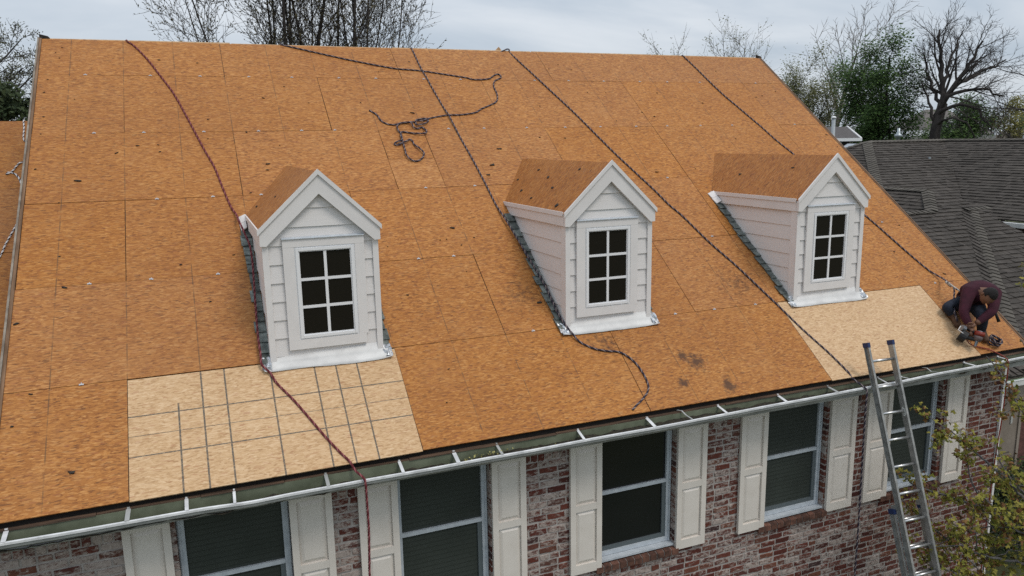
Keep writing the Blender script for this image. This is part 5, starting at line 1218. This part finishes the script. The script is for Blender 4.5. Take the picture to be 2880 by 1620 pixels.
# far wood along the horizon: reads as one mass
rnd = random.Random(17); lv = MB()
for k in range(16000):
    px = rnd.uniform(-300, 3200); D = rnd.uniform(150, 230); top = 6.5 + 2.5 * noise.noise(V((px * .012, 0, 0))) + 1.2 * noise.noise(V((px * .06, 4, 0)))
    p = gp(px, D); hz = rnd.random() ** .7 * top; p.z = GZ + hz; a = V((rnd.gauss(0, .5), rnd.gauss(0, .5), 1)).normalized(); s = rnd.uniform(.5, 1.5); b_ = RX * rnd.uniform(.10, .35)
    lv.add([p - a * s, p + b_, p + a * s, p - b_], [(0, 1, 2, 3)])
tag(obj('far_woodland', lv, TWIGC), 'hazy brown line of bare woods along the horizon', 'woods', kind='stuff')

# ================================================================== THINGS BEYOND
def wall_box(name, parent, x0, x1, y0, y1, z0, z1, m): b = MB(); b.box(x0, x1, y0, y1, z0, z1); return obj(name, b, m, parent)
# small gabled outbuilding
D = 33; p0, p1 = at(2352, 391, D), at(2420, 391, D); sh = thing('outbuilding', (p0.x, p0.y, GZ), 'small dark outbuilding with grey gable roof and white trim beyond the rake', 'building')
ex = (p1 - p0); ex.z = 0; L_ = ex.length + 3; ex.normalize(); ey = V((-ex.y, ex.x, 0)); e0 = p0 - ex * 3; e0.z = p0.z
rise = (at(2390, 363, D) - at(2390, 391, D)).z * 1.25; wd = 3.0
b = MB(); zc_ = e0.z
b.prism([e0, e0 + ex * L_, e0 + ex * L_ + ey * wd / 2 + V((0, 0, rise)), e0 + ey * wd / 2 + V((0, 0, rise))], (0, 0, -.08)); b.prism([e0 + ey * wd, e0 + ex * L_ + ey * wd, e0 + ex * L_ + ey * wd / 2 + V((0, 0, rise)), e0 + ey * wd / 2 + V((0, 0, rise))], (0, 0, -.08)); obj('roof', b, M_SHF, sh)
b = MB(); a_ = e0 + ey * .25 + ex * .3; c_ = e0 + ex * (L_ - .35) + ey * .25
b.prism([V((a_.x, a_.y, GZ)), V((c_.x, c_.y, GZ)), V((c_.x, c_.y, e0.z - .05)), V((a_.x, a_.y, e0.z - .05))], ey * (wd - .5))
gq = c_ + ey * (wd - .5); b.prism([V((c_.x, c_.y, e0.z - .05)), V((gq.x, gq.y, e0.z - .05)), V(((c_.x + gq.x) / 2, (c_.y + gq.y) / 2, e0.z + rise - .15))], -ex * .1)
obj('wall', b, mat('charcoal_siding', (0.022, 0.021, 0.022), 0.7), sh)
b = MB(); b.prism([e0 - ey * .06 + V((0, 0, -.10)), e0 + ex * (L_ + .05) - ey * .06 + V((0, 0, -.10)), e0 + ex * (L_ + .05) - ey * .06 + V((0, 0, .03)), e0 - ey * .06 + V((0, 0, .03))], ey * .05); obj('eave_trim', b, M_VINYL, sh)
for s0_ in (0, wd):
    b = MB(); q0 = e0 + ex * (L_ + .002) + ey * s0_; q1 = e0 + ex * (L_ + .002) + ey * wd / 2 + V((0, 0, rise)); b.prism([q0 + V((0, 0, .04)), q1 + V((0, 0, .04)), q1 + V((0, 0, -.06)), q0 + V((0, 0, -.06))], ex * .07); obj('rake_trim', b, M_VINYL, sh)
b = MB(); wp = at(2417, 401, D); wq = c_ - ex * .95; b.prism([wq - ey * .03 + V((0, 0, -.62)), wq - ey * .03 + ex * .6 + V((0, 0, -.62)), wq - ey * .03 + ex * .6 + V((0, 0, -.14)), wq - ey * .03 + V((0, 0, -.14))], ey * .02); obj('window', b, M_VINYL, sh)
# tall grey stack pipe with pale cap
D = 31; pb = at(2345, 420, D); pt_ = at(2345, 333, D); pb.z = GZ; st_ = thing('stack_pipe', tuple(pb), 'grey upright stack pipe with white cap rising beyond the rake', 'pipe')
b = MB(); b.tube([pb, pt_], .075, 12); obj('pipe', b, noisy('grey_steel_pipe', (0.26, 0.29, 0.31), (0.36, 0.39, 0.41), 5.0, 0.5), st_, True)
b = MB(); b.tube([pt_ + V((0, 0, .001)), pt_ + V((0, 0, .05)), pt_ + V((0, 0, .09))], [.10, .10, .04], 12); obj('cap', b, M_VINYL, st_, True)
# far house with broad roof and arched gable window
D = 68; c = at(2690, 372, D); fh = thing('far_house', (c.x, c.y, GZ), 'far house with broad brown grey roof and tall white arched window', 'house')
hx = RX.copy(); hx.z = 0; hx.normalize(); hy = V((-hx.y, hx.x, 0)); ez = at(2690, 376, D).z; rz_ = at(2690, 303, D).z
P_ = lambda px, dy=0.0: V((at(px, 372, D).x, at(px, 372, D).y, 0)) + hy * dy
b = MB(); f4 = [P_(2600), P_(2800), P_(2735, 4.5), P_(2672, 4.5)]; b.add([V((q.x, q.y, z)) for q, z in zip(f4, (ez, ez, rz_, rz_))] + [V(((P_(2600, 9)).x, (P_(2600, 9)).y, ez)), V(((P_(2800, 9)).x, (P_(2800, 9)).y, ez))], [(0, 1, 2, 3), (0, 3, 4), (1, 5, 2), (4, 3, 2, 5), (0, 4, 5, 1)]); obj('roof', b, noisy('far_brown_shingle', (0.115, 0.10, 0.095), (0.15, 0.135, 0.125), 1.0, 0.9), fh)
b = MB(); w0, w1 = P_(2612, .5), P_(2790, .5); b.prism([V((w0.x, w0.y, GZ)), V((w1.x, w1.y, GZ)), V((w1.x, w1.y, ez - .02)), V((w0.x, w0.y, ez - .02))], hy * 7.5); obj('wall', b, noisy('far_grey_siding', (0.22, 0.22, 0.215), (0.28, 0.28, 0.27), 1.0, 0.9), fh)
q0 = at(2679, 371, D - 1.2); q1 = at(2679, 342, D - 1.2); wd = .27; b = MB(); ring = []
for k in range(20):
    a = 2 * math.pi * k / 20; zz = (q0.z + q1.z) / 2 + (q1.z - q0.z) / 2 * max(-1, min(1, math.sin(a) * 1.15)); ring.append(V((q0.x, q0.y, zz)) + hx * wd * max(-1, min(1, math.cos(a) * 1.3)))
b.prism(ring, hy * .12); wn_ = obj('arched_window', b, mat('white_far_trim', (0.62, 0.63, 0.65), 0.5), fh)
b = MB(); q = V((q0.x, q0.y, (q0.z + q1.z) / 2)); b.box(0, 0, 0, 0, 0, 0) if False else None
b.prism([V((q0.x, q0.y, q0.z - .1)) + hx * -.45 + hy * .125, V((q0.x, q0.y, q0.z - .1)) + hx * .45 + hy * .125, V((q0.x, q0.y, q1.z + .1)) + hx * .45 + hy * .125, V((q0.x, q0.y, q1.z + .32)) + hy * .125, V((q0.x, q0.y, q1.z + .1)) + hx * -.45 + hy * .125], hy * 1.6); obj('window_dormer', b, bpy.data.materials['far_grey_siding'], fh)
# white van roof seen beyond
D = 55; c = at(2591, 374, D); van = thing('white_van', (c.x, c.y, GZ), 'white van partly hidden behind the dark bare tree', 'van')
b = MB(); prof_ = [(-1.0, -1.5), (1.0, -1.5), (1.0, .02), (.92, .14), (.6, .19), (-.55, .19), (-.86, .10), (-1.0, -.05)]
b.prism([c + hx * x + V((0, 0, z)) for x, z in prof_], hy * 4.6); obj('body', b, mat('white_van_paint', (0.74, 0.75, 0.77), 0.3), van)
b = MB(); b.prism([c + hx * x + V((0, 0, z)) - hy * .02 for x, z in ((-.8, -.62), (.8, -.62), (.74, -.18), (-.74, -.18))], hy * .015); obj('rear_window', b, M_GLASS, van)
for sx in (-.75, .75):
    b = MB(); w_ = c + hx * sx; w_.z = GZ + .34; b.tube([w_ + hy * .5, w_ + hy * .74], .34, 16); obj('wheel', b, BLKR, van)
    b = MB(); b.prism([c + hx * (sx * 1.2 + o2) + V((0, 0, z)) - hy * .03 for o2, z in ((-.05, -1.1), (.05, -1.1), (.05, -.8), (-.05, -.8))], hy * .025); obj('tail_lamp', b, mat('red_lamp', (0.2, 0.01, 0.01), 0.3) if sx < 0 else bpy.data.materials['red_lamp'], van)
# grey board fence in front of the far house
D = 50; a_, c_ = gp(2560, D), gp(2800, D); fe = thing('board_fence', tuple(a_), 'weathered grey board fence in front of the far house', 'fence')
n = 46; fz = at(2680, 381, D).z
for k in range(n):
    p = a_.lerp(c_, k / n); p2 = a_.lerp(c_, (k + .93) / n); hgt = fz + random.uniform(-.04, .04); b = MB(); b.prism([V((p.x, p.y, GZ)), V((p2.x, p2.y, GZ)), V((p2.x, p2.y, hgt)), V((p.x, p.y, hgt))], hy * .02)
    obj('board', b, noisy('weathered_fence', (0.17, 0.17, 0.165), (0.26, 0.26, 0.25), 2.0, 0.9, per=.12) if k == 0 else bpy.data.materials['weathered_fence'], fe)
b = MB(); b.prism([a_ + V((0, 0, 1)) + hy * .022, c_ + V((0, 0, 1)) + hy * .022, c_ + V((0, 0, 1.09)) + hy * .022, a_ + V((0, 0, 1.09)) + hy * .022], hy * .04); obj('rail', b, bpy.data.materials['weathered_fence'], fe)
# light poles
PM = noisy('grey_pole_steel', (0.30, 0.32, 0.34), (0.42, 0.44, 0.46), 3.0, 0.5)
def pole(x0, x1, ytop, D, label):
    p = gp(x0, D); t = at(x1, ytop, D); o = thing('light_pole', tuple(p), label, 'light pole', 'street light poles'); b = MB(); b.tube([p, p.lerp(t, .5), t], [.10, .075, .045], 8); obj('pole', b, PM, o, True)
    b = MB(); b.tube([t, t + hx * .25 + V((0, 0, .06)), t + hx * .5 + V((0, 0, .07))], [.03, .028, .05], 6); obj('lamp_head', b, PM, o, True)
pole(2793, 2811, 268, 52, 'tall leaning light pole beside the dark red shrub'); pole(2709, 2717, 300, 60, 'shorter light pole half hidden behind the dark bare tree boughs')
# green sign
D = 58; c = at(2886, 341, D); sg = thing('green_sign', (c.x, c.y, GZ), 'dark green sign panel at the right edge', 'sign'); b = MB(); b.prism([c + hx * x + V((0, 0, z)) for x, z in ((-.52, -.52), (.6, -.52), (.6, .5), (-.52, .5))], hy * .06); obj('panel', b, mat('green_sign_face', (0.012, 0.085, 0.055), 0.5), sg)
b = MB()
for k in range(3): b.prism([c - hy * .012 + hx * (-.40 + .12 * k) + V((0, 0, .28 - .2 * k)), c - hy * .012 + hx * (-.18 + .12 * k) + V((0, 0, .28 - .2 * k)), c - hy * .012 + hx * (-.18 + .12 * k) + V((0, 0, .36 - .2 * k)), c - hy * .012 + hx * (-.40 + .12 * k) + V((0, 0, .36 - .2 * k))], hy * .008)
obj('marks', b, mat('pale_sign_marks', (0.25, 0.38, 0.33), 0.5), sg)
b = MB(); b.tube([V((c.x, c.y, GZ)) + hy * .1, V((c.x, c.y, c.z + .4)) + hy * .1], .06, 8); obj('post', b, PM, sg)

# ================================================================== FOREGROUND MAPLE AND CORNER SHRUB
rnd = random.Random(99)
MG = leaf_mat('young_maple_leaf', (0.13, 0.145, 0.020), (0.26, 0.22, 0.042)); MR = leaf_mat('reddish_maple_leaf', (0.10, 0.040, 0.016), (0.20, 0.11, 0.035)); MBK = bark('maple_twig_bark', (0.075, 0.07, 0.068), (0.16, 0.15, 0.145))
base = at(3120, 1900, 9.0); base.z = GZ
mt = thing('maple_tree', tuple(base), 'young maple with yellow green and red leaves in front of the right corner', 'tree')
trunk_top = at(3060, 1640, 9.0)
b = MB(); b.tube([base - V((0, 0, .1)), base, base.lerp(trunk_top, .5) + V((.03, 0, 0)), trunk_top], [.14, .11, .085, .07], 9); obj('trunk', b, MBK, mt, True)
wood = MB(); leaves = [MB(), MB()]
def maple_leaf(mb, c, s):
    n = V((rnd.gauss(-.1, .7), rnd.gauss(-.4, .6), rnd.gauss(.75, .5))).normalized(); a = n.orthogonal().normalized(); a = (a * math.cos(rnd.uniform(0, 6.28)) + n.cross(a) * math.sin(rnd.uniform(0, 6.28))).normalized(); b_ = n.cross(a)
    pr_ = ((0, .05), (.16, -.10), (.42, -.22), (.36, -.02), (.62, .18), (.34, .26), (.22, .40), (.14, .42), (0, 1.0 * .78)); out = [(x, y) for x, y in pr_] + [(-x, y) for x, y in pr_[::-1][1:-1]]
    dr = rnd.uniform(.1, .45)
    vs = [c + a * (x * s) + b_ * (y * s) - n * (abs(x) * s * dr) for x, y in out]; k = len(vs)
    mb.add(vs, [tuple(range(k))])
def spray(pts, r0, nl, spread, size, redp=.2, t0=.3):
    nl = int(nl * .78 + .5); size *= .93; spread *= .85
    path = smooth(pts, .05); nP = len(path); path = [p + V((rnd.gauss(0, .006), rnd.gauss(0, .006), rnd.gauss(0, .006))) for p in path]
    wood.tube(path, [r0 * (1 - .8 * i / nP) + .0018 for i in range(nP)], 5, cap=False)
    for _ in range(nl):
        t = t0 + (1 - t0) * math.sqrt(rnd.random()); p = path[min(nP - 1, int(t * (nP - 1)))]
        q = p + V((rnd.gauss(0, spread), rnd.gauss(0, spread), rnd.gauss(.02, spread)))
        wood.tube([p, p.lerp(q, .5) + V((0, 0, .01)), q], [.0028, .002, .0014], 3, cap=False)
        for _k in range(rnd.randint(5, 9)): maple_leaf(leaves[1 if rnd.random() < redp else 0], q + V((rnd.gauss(0, .035), rnd.gauss(0, .035), rnd.gauss(0, .03))), size * rnd.uniform(.6, 1.25))
T0 = trunk_top
A2 = lambda *l: [at(*p) for p in l]
spray([T0] + A2((2990, 1560, 9.0), (2900, 1500, 9.05), (2780, 1440, 9.1), (2680, 1400, 9.2), (2585, 1370, 9.2), (2540, 1340, 9.2)), .030, 40, .10, .062)
spray([T0] + A2((2980, 1500, 9.0), (2900, 1420, 8.9), (2820, 1340, 8.9), (2740, 1270, 9.0), (2680, 1220, 9.0), (2640, 1190, 9.1)), .026, 34, .075, .062, t0=.45)
spray([T0] + A2((2990, 1400, 9.1), (2930, 1250, 9.1), (2870, 1150, 9.2), (2820, 1060, 9.3), (2775, 1000, 9.35)), .024, 34, .065, .058, .42, t0=.45)
spray([T0] + A2((3000, 1350, 9.1), (2960, 1150, 9.2), (2910, 1020, 9.2), (2870, 950, 9.3)), .022, 22, .07, .056, .35, t0=.45)
spray([T0] + A2((2960, 1600, 8.9), (2860, 1580, 8.9), (2760, 1560, 8.9), (2680, 1530, 9.0), (2620, 1480, 9.1)), .024, 46, .10, .064)
spray([T0] + A2((2950, 1640, 8.8), (2850, 1650, 8.8), (2750, 1640, 8.8), (2660, 1600, 8.9), (2570, 1540, 9.0)), .024, 44, .10, .064)
spray([T0] + A2((2960, 1480, 8.8), (2890, 1400, 8.8), (2830, 1330, 8.7), (2800, 1270, 8.7)), .022, 36, .10, .062)
spray([T0] + A2((2960, 1560, 8.7), (2890, 1510, 8.7), (2830, 1470, 8.7), (2770, 1400, 8.7)), .022, 50, .11, .064)
spray(A2((2780, 1440, 9.1), (2740, 1370, 9.15), (2720, 1300, 9.2), (2735, 1230, 9.2)), .010, 16, .06, .056, .35)
spray(A2((2700, 1240, 9.0), (2660, 1230, 9.0), (2625, 1260, 9.0)), .008, 12, .05, .060, .25)
spray(A2((2640, 1190, 9.1), (2600, 1165, 9.1), (2575, 1150, 9.1)), .006, 7, .03, .056, .45)
spray(A2((2870, 1150, 9.2), (2830, 1160, 9.2), (2790, 1170, 9.2)), .008, 12, .05, .054, .5)
spray(A2((2960, 1250, 8.6), (2910, 1180, 8.6), (2860, 1120, 8.7)), .010, 20, .07, .058, .4)
spray(A2((2620, 1480, 9.1), (2570, 1440, 9.1), (2530, 1400, 9.15)), .008, 14, .07, .054, .4)
spray(A2((2900, 700, 9.4), (2880, 760, 9.4), (2868, 830, 9.4)), .006, 6, .04, .05, .2, t0=0)
for _ in range(26):
    a = at(rnd.uniform(2700, 2960), rnd.uniform(1440, 1640), rnd.uniform(8.7, 9.3)); spray([a, a + V((rnd.gauss(-.12, .15), rnd.gauss(0, .15), rnd.gauss(.10, .1))), a + V((rnd.gauss(-.28, .2), rnd.gauss(0, .2), rnd.gauss(.2, .15)))], .006, 9, .09, .060, .25)
obj('branches', wood, MBK, mt, True)
for lb, lm in ((leaves[0], MG), (leaves[1], MR)):
    o = obj('foliage', lb, lm, mt); o['kind'] = 'stuff'
c = at(2860, 1500, 12.0); bush('corner_shrub', 'dense dark evergreen shrub on the ground by the neighbour door', V((c.x, c.y, -3.0)), .95, .7, .75, 6000, .06, DGREEN, 77, clumps=22)
